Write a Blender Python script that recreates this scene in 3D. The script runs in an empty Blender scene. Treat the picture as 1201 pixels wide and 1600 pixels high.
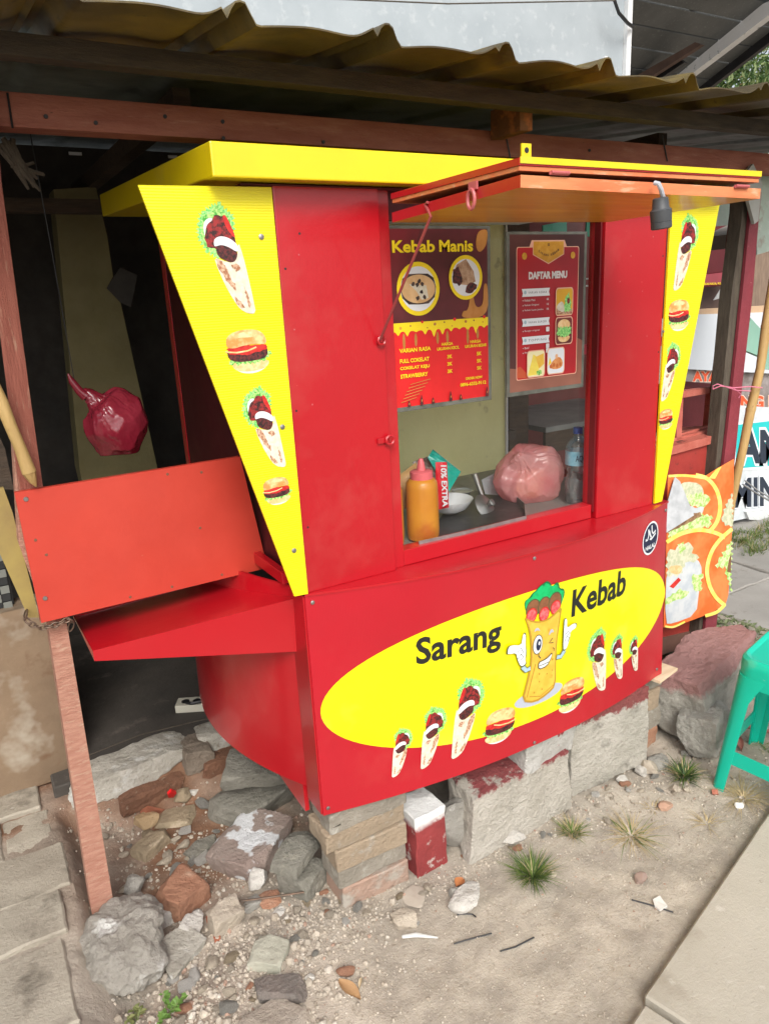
import bpy, bmesh, math, random
from mathutils import Vector, Matrix, noise
from mathutils.geometry import tessellate_polygon
random.seed(7)
S = bpy.context.scene
COL = S.collection
R3 = math.radians

# ---------------------------------------------------------------- camera
F_PX = 1150.8
PITCH, ROLL, YAW = -0.2821, -0.05089, -0.51971
CAM = Vector((-0.652, -1.455, 1.55))
ROT = Matrix.Rotation(YAW, 3, 'Z') @ Matrix.Rotation(math.pi/2 + PITCH, 3, 'X') @ Matrix.Rotation(ROLL, 3, 'Z')
cd = bpy.data.cameras.new('camera'); cam = bpy.data.objects.new('camera', cd); COL.objects.link(cam)
cam.matrix_world = Matrix.Translation(CAM) @ ROT.to_4x4()
cd.sensor_fit = 'VERTICAL'; cd.sensor_height = 36; cd.lens = F_PX/1600*36
cd.clip_start = 0.02; cd.clip_end = 400
S.camera = cam
# ---------------------------------------------------------------- light
SUN_EL, SUN_AZ = R3(42), R3(202)      # high soft sun behind the photographer, thin cloud
w = bpy.data.worlds.new('World'); S.world = w; w.use_nodes = True
nt = w.node_tree; bg = nt.nodes['Background']
sky = nt.nodes.new('ShaderNodeTexSky'); sky.sky_type = 'NISHITA'; sky.sun_disc = False
sky.sun_elevation = SUN_EL; sky.sun_rotation = SUN_AZ; sky.dust_density = 4; sky.air_density = 1.0; sky.ozone_density = 1.0
hs = nt.nodes.new('ShaderNodeHueSaturation'); hs.inputs['Saturation'].default_value = 0.35
nt.links.new(sky.outputs[0], hs.inputs['Color']); nt.links.new(hs.outputs[0], bg.inputs[0])
bg.inputs[1].default_value = 0.15
sl = bpy.data.lights.new('sun', 'SUN'); sl.energy = 1.5; sl.angle = R3(25); sl.color = (1, .96, .9)
sun = bpy.data.objects.new('sun', sl); COL.objects.link(sun)
sd = Vector((math.sin(SUN_AZ)*math.cos(SUN_EL), math.cos(SUN_AZ)*math.cos(SUN_EL), math.sin(SUN_EL)))
sun.rotation_euler = sd.to_track_quat('Z', 'Y').to_euler(); sun.location = (0, -3, 6)
vs = S.view_settings; vs.view_transform = 'Standard'; vs.look = 'None'; vs.gamma = 1; vs.use_curve_mapping = False
vs.exposure = 0.55

def at(x, y, X=None, Y=None, Z=None):
    d = ROT @ Vector(((x-600.5)/F_PX, -(y-800)/F_PX, -1.0))
    t = (X-CAM.x)/d.x if X is not None else (Y-CAM.y)/d.y if Y is not None else (Z-CAM.z)/d.z
    return CAM + d*t

# ---------------------------------------------------------------- materials
MATS = {}
def rgb(c): return (c[0], c[1], c[2], 1)
def mat(name, c1, c2=None, rough=.6, scale=8, detail=6, bump=0., bscale=60, metal=0, coat=0, spots=(), stretch=(1,1,1),
        contrast=(.35,.65), spec=.5, trans=0, alpha=1, attr=None, waves=None, tl=0, paint=None):
    """principled material: two colour noise + spot layers + bump, all in object space"""
    if name in MATS: return MATS[name]
    m = bpy.data.materials.new(name); m.use_nodes = True; MATS[name] = m
    n = m.node_tree.nodes; L = m.node_tree.links.new
    b = n['Principled BSDF']
    tc = n.new('ShaderNodeTexCoord'); oi = n.new('ShaderNodeObjectInfo')
    mp = n.new('ShaderNodeVectorMath'); mp.operation = 'MULTIPLY_ADD'
    mp.inputs[1].default_value = stretch
    rv = n.new('ShaderNodeVectorMath'); rv.operation = 'SCALE'; rv.inputs[0].default_value = (7.3, 3.1, 5.7)
    L(oi.outputs['Random'], rv.inputs['Scale']); L(tc.outputs['Object'], mp.inputs[0]); L(rv.outputs[0], mp.inputs[2])
    def noi(sc, det, ro=.6):
        t = n.new('ShaderNodeTexNoise'); t.inputs['Scale'].default_value = sc; t.inputs['Detail'].default_value = det
        t.inputs['Roughness'].default_value = ro; L(mp.outputs[0], t.inputs['Vector']); return t
    def rng(src, a, z):
        r = n.new('ShaderNodeMapRange'); r.inputs[1].default_value = a; r.inputs[2].default_value = z; r.clamp = True
        L(src, r.inputs[0]); return r.outputs[0]
    def mix(fac, A, B):
        x = n.new('ShaderNodeMix'); x.data_type = 'RGBA'; L(fac, x.inputs[0])
        for s, v in ((6, A), (7, B)):
            if hasattr(v, 'is_output'): L(v, x.inputs[s])
            else: x.inputs[s].default_value = rgb(v)
        return x.outputs[2]
    col = None
    t = noi(scale, detail)
    if attr:
        a = n.new('ShaderNodeAttribute'); a.attribute_name = attr
        base = a.outputs['Color']
        k = n.new('ShaderNodeMix'); k.data_type = 'RGBA'; k.blend_type = 'MULTIPLY'; k.inputs[0].default_value = 1
        col0 = mix(rng(t.outputs['Fac'], *contrast), c1, c2 or (1,1,1)); L(base, k.inputs[6]); L(col0, k.inputs[7]); col = k.outputs[2]
    elif c2: col = mix(rng(t.outputs['Fac'], *contrast), c1, c2)
    for i, (sc, ssc, lo, hi) in enumerate(spots):
        q = noi(ssc, 4, .65)
        if col is None: col = c1
        col = mix(rng(q.outputs['Fac'], lo, hi), col, sc)
    if paint:   # (colour, axis, level, softness, noise amount): a coat of paint that stops at an uneven line
        pc, ax, lev, soft, na = paint
        sx = n.new('ShaderNodeSeparateXYZ'); L(tc.outputs['Object'], sx.inputs[0])
        q = noi(22, 6, .7); ma = n.new('ShaderNodeMath'); ma.operation = 'MULTIPLY_ADD'
        L(q.outputs['Fac'], ma.inputs[0]); ma.inputs[1].default_value = na; L(sx.outputs[ax], ma.inputs[2])
        col = mix(rng(ma.outputs[0], lev-soft, lev+soft), col if col is not None else c1, pc)
    if col is None: b.inputs['Base Color'].default_value = rgb(c1)
    elif hasattr(col, 'is_output'): L(col, b.inputs['Base Color'])
    else: b.inputs['Base Color'].default_value = rgb(col)
    rr = rng(noi(scale*2.3, 4).outputs['Fac'], 0.2, 0.8)
    rm = n.new('ShaderNodeMapRange'); rm.inputs[3].default_value = max(0.03, rough*.8); rm.inputs[4].default_value = min(1, rough*1.2)
    L(rr, rm.inputs[0]); L(rm.outputs[0], b.inputs['Roughness'])
    b.inputs['Metallic'].default_value = metal; b.inputs['Coat Weight'].default_value = coat
    b.inputs['Coat Roughness'].default_value = .12
    b.inputs['Specular IOR Level'].default_value = spec; b.inputs['Transmission Weight'].default_value = trans
    b.inputs['Alpha'].default_value = alpha
    nrm = None
    if bump:
        bp = n.new('ShaderNodeBump'); bp.inputs['Strength'].default_value = min(1, bump); bp.inputs['Distance'].default_value = .01 if bump < .7 else .022
        L(noi(bscale, 8, .7).outputs['Fac'], bp.inputs['Height']); L(bp.outputs[0], b.inputs['Normal']); nrm = bp
    if waves:   # (scale, axis rotation, strength): ribbed sheet
        wv = n.new('ShaderNodeTexWave'); wv.bands_direction = waves[1]; wv.inputs['Scale'].default_value = waves[0]
        wv.inputs['Distortion'].default_value = .3
        L(tc.outputs['Object'], wv.inputs['Vector'])
        b2 = n.new('ShaderNodeBump'); b2.inputs['Strength'].default_value = waves[2]; b2.inputs['Distance'].default_value = .003
        L(wv.outputs['Fac'], b2.inputs['Height'])
        if nrm: L(nrm.outputs[0], b2.inputs['Normal'])
        L(b2.outputs[0], b.inputs['Normal'])
    if tl:
        out = n['Material Output']; tr = n.new('ShaderNodeBsdfTranslucent'); mx = n.new('ShaderNodeMixShader'); mx.inputs[0].default_value = tl
        if col is not None and hasattr(col, 'is_output'): L(col, tr.inputs[0])
        else: tr.inputs[0].default_value = rgb(c1)
        L(b.outputs[0], mx.inputs[1]); L(tr.outputs[0], mx.inputs[2]); L(mx.outputs[0], out.inputs[0])
    return m
def glassmat(name, tint=(1,1,1), dust=.02, ior=1.45):
    m = bpy.data.materials.new(name); m.use_nodes = True; n = m.node_tree.nodes; L = m.node_tree.links.new
    n.remove(n['Principled BSDF']); out = n['Material Output']
    tr = n.new('ShaderNodeBsdfTransparent'); tr.inputs[0].default_value = rgb(tint)
    gl = n.new('ShaderNodeBsdfGlossy'); gl.inputs['Roughness'].default_value = .02
    df = n.new('ShaderNodeBsdfDiffuse'); df.inputs[0].default_value = (.8,.8,.78,1)
    fr = n.new('ShaderNodeFresnel'); fr.inputs[0].default_value = ior
    a = n.new('ShaderNodeMixShader'); L(fr.outputs[0], a.inputs[0]); L(tr.outputs[0], a.inputs[1]); L(gl.outputs[0], a.inputs[2])
    d = n.new('ShaderNodeMixShader'); L(a.outputs[0], d.inputs[1]); L(df.outputs[0], d.inputs[2])
    t = n.new('ShaderNodeTexNoise'); t.inputs['Scale'].default_value = 6; t.inputs['Detail'].default_value = 8
    r = n.new('ShaderNodeMapRange'); r.inputs[1].default_value = .3; r.inputs[2].default_value = .75; r.inputs[4].default_value = dust*2
    L(t.outputs['Fac'], r.inputs[0]); L(r.outputs[0], d.inputs[0]); L(d.outputs[0], out.inputs[0])
    return m
RED = mat('red_enamel', (.43,.005,.012), (.365,.004,.010), rough=.34, scale=1.5, bump=.22, bscale=3.5, coat=.45, spots=(((.43,.05,.045),4,.54,.90),((.66,.16,.13),75,.745,.765),((.20,.01,.01),48,.76,.78)))
REDV = mat('red_vinyl', (.45,.005,.017), (.385,.005,.014), rough=.38, scale=2, bump=.16, bscale=5, coat=.3, spots=(((.46,.05,.045),3,.56,.95),((.62,.2,.17),60,.755,.775)), waves=(90,'X',.04))
YEL = mat('yellow_enamel', (.76,.60,.004), (.70,.53,.004), rough=.35, scale=3, bump=.15, bscale=5, coat=.3, spots=(((.62,.50,.06),5,.58,.9),((.45,.30,.03),50,.70,.76)))
YELP = mat('yellow_ribbed_print', (.78,.70,.002), (.74,.655,.002), rough=.34, scale=3, coat=.2, waves=(62,'Z',.22))
YELV = mat('yellow_vinyl_print', (.80,.72,.0), (.76,.675,.0), rough=.4, scale=3, coat=.2, bump=.14, bscale=5, spots=(((.74,.64,.10),3,.58,.95),))
ORANGE = mat('orange_red_paint', (.50,.048,.028), (.44,.038,.022), rough=.45, scale=4, bump=.08, bscale=30, spots=(((.45,.12,.08),55,.72,.76),))
UNDER = mat('weathered_yellow_plank', (.62,.30,.015), (.52,.22,.01), rough=.4, scale=5, stretch=(.5,5,5), bump=.1, bscale=30, coat=.2, spots=(((.35,.12,.02),9,.6,.75),))
EDGE = mat('faded_orange_edge', (.68,.16,.06), (.62,.25,.10), rough=.55, scale=6, stretch=(1,6,6), bump=.1, spots=(((.7,.4,.25),14,.58,.72),))
POSTW = mat('peeling_red_wood', (.34,.11,.075), (.26,.075,.05), rough=.8, scale=10, stretch=(8,8,1), bump=.7, bscale=35, spots=(((.42,.25,.17),12,.58,.72),((.18,.07,.05),30,.66,.72)))
POSTL = mat('faded_pink_wood', (.46,.24,.17), (.36,.16,.11), rough=.8, scale=10, stretch=(3,3,12), bump=.6, bscale=30, spots=(((.50,.36,.26),9,.55,.75),((.25,.13,.09),35,.68,.74)))
BEAM = mat('red_brown_beam', (.37,.14,.095), (.28,.09,.06), rough=.75, scale=7, stretch=(1,5,5), bump=.5, bscale=30, spots=(((.42,.2,.14),8,.56,.74),((.06,.03,.02),26,.70,.74)))
DARKW = mat('dark_wood', (.045,.032,.022), (.075,.05,.032), rough=.85, scale=9, stretch=(1,6,6), bump=.5, bscale=30)
GREYW = mat('grey_brown_wood', (.11,.09,.065), (.07,.055,.04), rough=.85, scale=14, stretch=(6,6,1), bump=.6, bscale=40)
PURP = mat('plum_painted_wood', (.25,.035,.05), (.2,.03,.042), rough=.6, scale=9, bump=.4, bscale=70, spots=(((.45,.25,.22),50,.68,.74),))
MAROON = mat('maroon_paint', (.10,.008,.012), (.075,.006,.01), rough=.5, scale=5, bump=.1)
STALLR = mat('weathered_red_boards', (.42,.05,.035), (.32,.035,.028), rough=.6, scale=7, bump=.3, bscale=40, spots=(((.15,.03,.02),22,.64,.72),((.55,.3,.22),40,.7,.75)))
SALMON = mat('salmon_worn_wood', (.5,.15,.11), (.42,.10,.07), rough=.7, scale=12, bump=.4, spots=(((.12,.04,.03),18,.6,.68),))
ROOFU = mat('mustard_metal_sheet', (.105,.08,.03), (.05,.038,.022), rough=.5, scale=4, bump=.25, bscale=180, metal=.1, spots=(((.23,.165,.035),2.2,.50,.68),((.05,.035,.018),25,.62,.72)))
ROOFG = mat('grey_green_metal_sheet', (.16,.19,.175), (.10,.12,.11), rough=.6, scale=6, bump=.1, spots=(((.03,.03,.03),5,.55,.75),))
OLIVE = mat('olive_cream_plaster', (.88,.87,.46), (.80,.79,.38), rough=.85, scale=5, bump=.2, spots=(((.22,.2,.1),8,.6,.75),))
SHADEB = mat('shade_dark_boards', (.022,.019,.016), (.04,.034,.028), rough=.85, scale=7, bump=.3)  # near-black base colour stands in for the unlit shed interior
GWALL = mat('grey_render', (.38,.42,.445), (.33,.37,.395), rough=.85, scale=3, bump=.15, spots=(((.44,.475,.49),14,.56,.7),((.27,.30,.32),4,.58,.8)))
WHITEP = mat('white_paint', (.75,.76,.76), (.66,.67,.67), rough=.6, scale=9, bump=.1, spots=(((.45,.44,.42),28,.66,.74),))
CONC = mat('concrete', (.43,.41,.365), (.31,.295,.26), rough=.9, scale=9, bump=.9, bscale=70, spots=(((.52,.50,.46),30,.58,.7),((.19,.17,.145),14,.64,.76)))
CONCD = mat('dark_concrete', (.30,.285,.24), (.20,.19,.155), rough=.9, scale=9, bump=.9, bscale=60, spots=(((.34,.32,.26),22,.58,.70),((.10,.09,.075),30,.64,.72)))
CONCB = mat('beige_concrete', (.42,.36,.28), (.33,.28,.215), rough=.9, scale=7, bump=.6, bscale=60, spots=(((.24,.195,.14),10,.58,.75),))
PAVE = mat('paving_concrete', (.40,.36,.29), (.30,.265,.21), rough=.9, scale=5, bump=.65, bscale=90, spots=(((.15,.13,.10),7,.56,.72),((.42,.39,.33),40,.64,.74)))
SLAB = mat('beige_slab', (.44,.405,.34), (.37,.34,.28), rough=.85, scale=2.5, bump=.35, bscale=120, spots=(((.29,.255,.20),4,.54,.72),((.22,.19,.15),45,.66,.76),((.50,.47,.41),18,.62,.72)))
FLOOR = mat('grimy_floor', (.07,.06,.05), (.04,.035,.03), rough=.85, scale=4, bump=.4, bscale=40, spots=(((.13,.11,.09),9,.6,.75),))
WHPAINT = (.66,.66,.64)
BLOCKM = mat('block_maroon_top', (.62,.575,.50), (.48,.44,.37), rough=.9, scale=8, bump=1.2, bscale=60, spots=(((.27,.25,.21),12,.58,.74),), paint=((.28,.06,.06),2,.268,.006,.10))
BLOCKM2 = mat('block_dark_maroon_top', (.60,.56,.49), (.46,.43,.365), rough=.9, scale=8, bump=1.2, bscale=60, spots=(((.27,.25,.21),12,.58,.74),), paint=((.27,.07,.065),2,.335,.006,.12))
BLOCKW = mat('block_white_top', (.27,.035,.035), (.22,.03,.03), rough=.8, scale=8, bump=.6, bscale=60, spots=(((.5,.42,.38),20,.58,.66),), paint=((.7,.7,.68),2,.183,.01,.03))
CHUNK = mat('white_chunk', (.60,.585,.55), (.46,.44,.40), rough=.9, scale=12, bump=.9, bscale=50, spots=(((.28,.05,.05),9,.6,.63),))
WHROCK = mat('white_painted_block', (.27,.20,.17), (.36,.29,.25), rough=.9, scale=8, bump=.8, bscale=50, spots=(((.70,.71,.72),5,.535,.56),((.3,.27,.23),40,.64,.7)))
PINKR = mat('pink_topped_rubble', (.42,.395,.345), (.30,.285,.245), rough=.9, scale=10, bump=1, bscale=40, spots=(((.42,.4,.35),22,.6,.7),), paint=((.36,.19,.175),2,.262,.010,.07))
BRICKO = mat('orange_brick', (.42,.22,.135), (.35,.165,.10), rough=.9, scale=9, bump=.7, bscale=60, spots=(((.5,.32,.22),14,.58,.72),))
BRICKG = mat('grey_cement_brick', (.38,.34,.28), (.29,.26,.21), rough=.9, scale=9, bump=.8, bscale=60, spots=(((.45,.42,.36),20,.56,.7),))
BRICKP = mat('pinkish_brick', (.43,.28,.21), (.37,.26,.20), rough=.9, scale=6, bump=.7, bscale=60, spots=(((.45,.41,.35),12,.52,.66),))
BRICKT = mat('tan_brick', (.42,.32,.22), (.34,.27,.19), rough=.9, scale=7, bump=.8, bscale=60, spots=(((.46,.42,.36),14,.55,.7),))
BEIGER = mat('beige_stone', (.52,.45,.36), (.42,.35,.27), rough=.9, scale=14, bump=.8, bscale=50, spots=(((.3,.22,.14),14,.62,.74),))
OCHRE = mat('ochre_stone', (.40,.32,.21), (.30,.235,.155), rough=.9, scale=14, bump=.8, bscale=50, spots=(((.55,.45,.32),18,.6,.7),))
WHST = mat('whitish_stone', (.66,.63,.58), (.5,.47,.42), rough=.9, scale=16, bump=.8, bscale=50)
CLAY = mat('red_clay', (.27,.13,.075), (.19,.09,.052), rough=.95, scale=9, bump=1, bscale=40, spots=(((.4,.3,.22),30,.62,.68),))
STEEL = mat('dull_steel', (.42,.41,.39), (.3,.29,.28), rough=.4, scale=12, metal=.9)
ALU = mat('aluminium', (.38,.36,.35), (.26,.24,.24), rough=.4, scale=18, metal=.6)
RUST = mat('rusty_steel', (.12,.09,.07), (.2,.13,.09), rough=.6, scale=30, metal=.6)
PINKM = mat('pink_painted_metal', (.5,.12,.12), (.4,.08,.09), rough=.5, scale=20)
BLACKP = mat('black_plastic', (.015,.015,.017), (.022,.022,.024), rough=.45, scale=8)
SOCK = mat('grey_black_rubber', (.055,.06,.065), (.04,.042,.046), rough=.5, scale=8, bump=.1)
TEALP = mat('turquoise_plastic', (.0,.50,.35), (.0,.44,.31), rough=.34, scale=3, bump=.08, bscale=8, spots=(((.22,.55,.45),60,.68,.8),((.16,.36,.27),5,.58,.9)))
GLASS = glassmat('window_glass', (.985,.99,.985), .003, 1.22)
LAMIN = mat('laminate_plastic', (.5,.5,.46), None, rough=.15, alpha=.35)

def vlist(f, n): return [f(i) for i in range(n)]
# ---------------------------------------------------------------- mesh helpers
class MB:
    def __init__(s): s.v=[]; s.f=[]; s.m=[]; s.mats=[]; s.c=None; s.sm=[]
    def mi(s, m):
        if m not in s.mats: s.mats.append(m)
        return s.mats.index(m)
    def add(s, v, f, m, smooth=False):
        o = len(s.v); s.v += [Vector(p) for p in v]; k = s.mi(m)
        for q in f: s.f.append([i+o for i in q]); s.m.append(k); s.sm.append(smooth)
        return s
    def box(s, c, d, m, rot=None, bev=0):
        bm = bmesh.new(); bmesh.ops.create_cube(bm, size=1)
        for v in bm.verts: v.co = Vector((v.co.x*d[0], v.co.y*d[1], v.co.z*d[2]))
        if bev: bmesh.ops.bevel(bm, geom=bm.edges[:], offset=bev, segments=2, affect='EDGES', profile=.7)
        M = rot if rot is not None else Matrix.Identity(3)
        V = [M @ v.co + Vector(c) for v in bm.verts]; bm.verts.index_update()
        s.add(V, [[v.index for v in f.verts] for f in bm.faces], m); bm.free(); return s
    def bx(s, x0, x1, y0, y1, z0, z1, m, bev=.002): return s.box(((x0+x1)/2,(y0+y1)/2,(z0+z1)/2), (x1-x0,y1-y0,z1-z0), m, None, bev)
    def prism(s, pts, off, m, m2=None):
        """polygon of 3-D points, thickened by vector off"""
        n = len(pts); P = [Vector(p) for p in pts]; O = Vector(off)
        tri = tessellate_polygon([P]); V = P + [p+O for p in P]
        nrm = sum((P[i].cross(P[(i+1)%n]) for i in range(n)), Vector())
        s.add(V, [list(t) for t in tri] + [[i+n for i in t] for t in tri], m)
        s.add(V, [[i,(i+1)%n,(i+1)%n+n,i+n] for i in range(n)], m2 or m); return s
    def tube(s, path, r, m, n=8, close=False, smooth=True):
        P = [Vector(p) for p in path]; rs = r if isinstance(r, (list,tuple)) else [r]*len(P)
        V=[]; F=[]; up=None
        for i,p in enumerate(P):
            d = (P[min(i+1,len(P)-1)]-P[max(i-1,0)])
            if close: d = P[(i+1)%len(P)]-P[i-1]
            d.normalize()
            if up is None: up = Vector((0,0,1)) if abs(d.z)<.9 else Vector((1,0,0))
            a = d.cross(up).normalized(); b = d.cross(a).normalized(); up = -b if (-b).dot(up)>0 else b
            for k in range(n):
                t = 2*math.pi*k/n; V.append(p + (a*math.cos(t)+b*math.sin(t))*rs[i])
        for i in range(len(P)-(0 if close else 1)):
            j = (i+1)%len(P)
            for k in range(n): F.append([i*n+k, i*n+(k+1)%n, j*n+(k+1)%n, j*n+k])
        if not close: F += [list(range(n))[::-1], [(len(P)-1)*n+k for k in range(n)]]
        return s.add(V, F, m, smooth)
    def lathe(s, c, prof, m, n=24, rot=None, smooth=True):
        V=[]; F=[]; M = rot if rot is not None else Matrix.Identity(3)
        for r,z in prof:
            for k in range(n):
                t=2*math.pi*k/n; V.append(Vector(c)+M@Vector((r*math.cos(t), r*math.sin(t), z)))
        for i in range(len(prof)-1):
            for k in range(n): F.append([i*n+k, i*n+(k+1)%n, (i+1)*n+(k+1)%n, (i+1)*n+k])
        F += [list(range(n))[::-1], [(len(prof)-1)*n+k for k in range(n)]]
        return s.add(V, F, m, smooth)
    def build(s, name, parent=None, origin=None):
        org = Vector(origin) if origin is not None else Vector((0,0,0))
        if parent is not None: org = WORLD[parent.name]
        me = bpy.data.meshes.new(name); me.from_pydata([p-org for p in s.v], [], s.f); 
        for m in s.mats: me.materials.append(m)
        me.polygons.foreach_set('material_index', s.m); me.polygons.foreach_set('use_smooth', s.sm)
        if s.c:
            ca = me.color_attributes.new('tint', 'FLOAT_COLOR', 'POINT')
            for i, c in enumerate(s.c): ca.data[i].color = (c[0],c[1],c[2],1)
        me.update()
        bm = bmesh.new(); bm.from_mesh(me); bmesh.ops.recalc_face_normals(bm, faces=bm.faces) ; bm.to_mesh(me); bm.free()
        o = bpy.data.objects.new(name, me); COL.objects.link(o)
        if parent is not None: o.parent = parent; WORLD[o.name] = org
        else: o.location = org; WORLD[o.name] = org
        if any(s.sm) and len(s.v) < 200000: sharp(o, 42)
        return o
WORLD = {}
def sharp(o,deg=35):
    try:
        me=o.data; bm=bmesh.new(); bm.from_mesh(me)
        for e in bm.edges: e.smooth = not (len(e.link_faces)==2 and e.calc_face_angle()>R3(deg))
        bm.to_mesh(me); bm.free()
    except Exception: pass
    return o
def thing(name, label, cat, loc=(0,0,0), group=None):
    o = bpy.data.objects.new(name, None); COL.objects.link(o); o.location = loc; o.empty_display_size = .1
    WORLD[o.name] = Vector(loc); o['label']=label; o['category']=cat
    if group: o['group']=group
    return o
def tag(o, label, cat, group=None):
    o['label']=label; o['category']=cat
    if group: o['group']=group
    return o
def struct(o): o['kind']='structure'; return o
def stuff(o): o['kind']='stuff'; return o

# ---- flat print: 2-D polygons laid on a surface given by map(u, v, off)
def rag(P, amp, step, seed=0, sharp=False):
    rn = random.Random(seed); out=[]
    for i in range(len(P)):
        a=Vector(P[i]); b=Vector(P[(i+1)%len(P)]); L=(b-a).length; k=max(1,int(L/step)); nn=Vector((b.y-a.y, a.x-b.x)).normalized() if L else Vector((0,0))
        for j in range(k):
            q=a+(b-a)*(j/k); d = rn.uniform(-amp,amp) if not sharp else (amp if (j%2) else -amp)*rn.uniform(.3,1.2)
            out.append((q.x+nn.x*d, q.y+nn.y*d))
    return out
def circ(cx, cy, rx, ry=None, n=28, a0=0, a1=2*math.pi):
    ry = ry or rx
    return [(cx+rx*math.cos(a0+(a1-a0)*i/n), cy+ry*math.sin(a0+(a1-a0)*i/n)) for i in range(n)]
def smooth2(P, it=2):
    for _ in range(it):
        Q=[]
        for i in range(len(P)):
            a=P[i]; b=P[(i+1)%len(P)]
            Q += [(a[0]*.75+b[0]*.25, a[1]*.75+b[1]*.25), (a[0]*.25+b[0]*.75, a[1]*.25+b[1]*.75)]
        P=Q
    return P
def line2(P, wd):
    """stroke: polyline to a closed outline"""
    P=[Vector(p) for p in P]; A=[]; B=[]
    for i,p in enumerate(P):
        d=(P[min(i+1,len(P)-1)]-P[max(i-1,0)]).normalized(); nn=Vector((-d.y,d.x)); ww=wd[i] if isinstance(wd,(list,tuple)) else wd
        A.append(p+nn*ww/2); B.append(p-nn*ww/2)
    return [tuple(q) for q in A+B[::-1]]
def cm(P,n=5):
    o=[]; k=len(P)
    for i in range(k-1):
        a,b,c,d=[Vector(P[max(0,min(k-1,j))]) for j in (i-1,i,i+1,i+2)]
        for q in range(n):
            t=q/n; o.append(tuple(.5*((2*b)+(c-a)*t+(2*a-5*b+4*c-d)*t*t+(3*b-a-3*c+d)*t**3)))
    return o+[tuple(P[-1])]
TXT={}
def text2(s, bold=.0, shear=0, spacing=1):
    key=(s,bold,shear,spacing)
    if key in TXT: return TXT[key]
    cu=bpy.data.curves.new('lettering','FONT'); cu.body=s; cu.size=1; cu.offset=bold; cu.shear=shear; cu.space_character=spacing; cu.resolution_u=3
    o=bpy.data.objects.new('lettering',cu); COL.objects.link(o)
    me=bpy.data.meshes.new_from_object(o.evaluated_get(bpy.context.evaluated_depsgraph_get()))
    V=[(v.co.x,v.co.y) for v in me.vertices]; F=[list(p.vertices) for p in me.polygons]
    bpy.data.objects.remove(o); bpy.data.curves.remove(cu); bpy.data.meshes.remove(me)
    x0=min(v[0] for v in V); x1=max(v[0] for v in V); y0=min(v[1] for v in V); y1=max(v[1] for v in V)
    TXT[key]=([((x-x0)/(x1-x0),(y-y0)/(y1-y0)) for x,y in V],F); return TXT[key]
def T(s, x, y, wd, h, m, rot=0, **k):
    V,F=text2(s,**k); c,sn=math.cos(rot),math.sin(rot)
    return ('mesh',[(x+u*wd*c-v*h*sn, y+u*wd*sn+v*h*c) for u,v in V],F,m)
def place(items, ox, oy, sx, sy=None, rot=0):
    sy = sy or abs(sx); c,sn=math.cos(rot),math.sin(rot); out=[]
    fn=lambda u,v:(ox+u*sx*c-v*sy*sn, oy+u*sx*sn+v*sy*c)
    for it in items:
        if it[0]=='mesh': out.append(('mesh',[fn(u,v) for u,v in it[1]],it[2],it[3]))
        else: out.append(([fn(u,v) for u,v in it[0]],it[1]))
    return out
def printed(name, parent, items, mapf, base=.0006, step=.0002, cut=None, origin=None):
    mb=MB()
    for k,it in enumerate(items):
        off=base+step*k
        if it[0]=='mesh': V,F,m=it[1],it[2],it[3]
        else:
            P=it[0]; m=it[1]; V=P; F=[list(t) for t in tessellate_polygon([[Vector((a,b,0)) for a,b in P]])]
        if cut:
            bm=bmesh.new(); bv=[bm.verts.new((a,b,0)) for a,b in V]
            for f in F:
                try: bm.faces.new([bv[i] for i in f])
                except ValueError: pass
            u0=min(v[0] for v in V); u1=max(v[0] for v in V); g=math.floor(u0/cut)*cut+cut
            while g<u1:
                bmesh.ops.bisect_plane(bm, geom=bm.verts[:]+bm.edges[:]+bm.faces[:], plane_co=(g,0,0), plane_no=(1,0,0)); g+=cut
            bm.verts.index_update(); V=[(v.co.x,v.co.y) for v in bm.verts]; F=[[v.index for v in f.verts] for f in bm.faces]; bm.free()
        mb.add([mapf(a,b,off) for a,b in V],F,m)
    return mb.build(name,parent,origin)
INK={}
def ink(name, c1, c2=None, sc=150, rough=.55, contrast=(.4,.6)):
    if name not in INK: INK[name]=mat('print_'+name,c1,c2,rough=rough,scale=sc,detail=3,contrast=contrast)
    return INK[name]
I_LET=ink('lettuce',(.05,.33,.04),(.45,.75,.22),200); I_LET2=ink('lettuce_bright',(.10,.48,.10),(.40,.78,.25),260)
I_MEAT=ink('meat',(.03,.008,.008),(.30,.02,.02),140); I_MEATD=ink('dark_meat',(.018,.008,.008),(.13,.02,.02),170)
I_CREAM=ink('flatbread',(.60,.56,.43),(.70,.67,.55),90); I_CHAR=ink('char',(.32,.13,.06),(.62,.42,.28),220)
I_WHITE=ink('white',(.68,.70,.72)); I_TOM=ink('tomato',(.62,.03,.02),(.45,.01,.01),90); I_BUN=ink('bun',(.62,.27,.07),(.85,.55,.25),40)
I_BUNL=ink('bun_light',(.85,.62,.32),(.75,.45,.18),70); I_BLACK=ink('black',(.012,.012,.01)); I_NAVY=ink('navy',(.01,.015,.05))
I_TORT=ink('tortilla',(.78,.47,.06),(.70,.40,.04),30); I_TORTD=ink('tortilla_dark',(.42,.24,.02)); I_GREEN=ink('leaf_green',(.0,.35,.09),(.0,.45,.13),60)
I_DGREEN=ink('dark_green',(.0,.13,.04)); I_BROWN=ink('patty_brown',(.19,.07,.03),(.25,.10,.04),60); I_SHAD=ink('grey_shape',(.42,.45,.52))
I_PINK=ink('tomato_pink',(.85,.16,.16),(.78,.05,.06),120); I_GLOVE=ink('glove',(.80,.86,.90)); I_BLUE=ink('pale_blue',(.35,.5,.58)); I_LINE=ink('outline',(.07,.08,.03))
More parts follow.
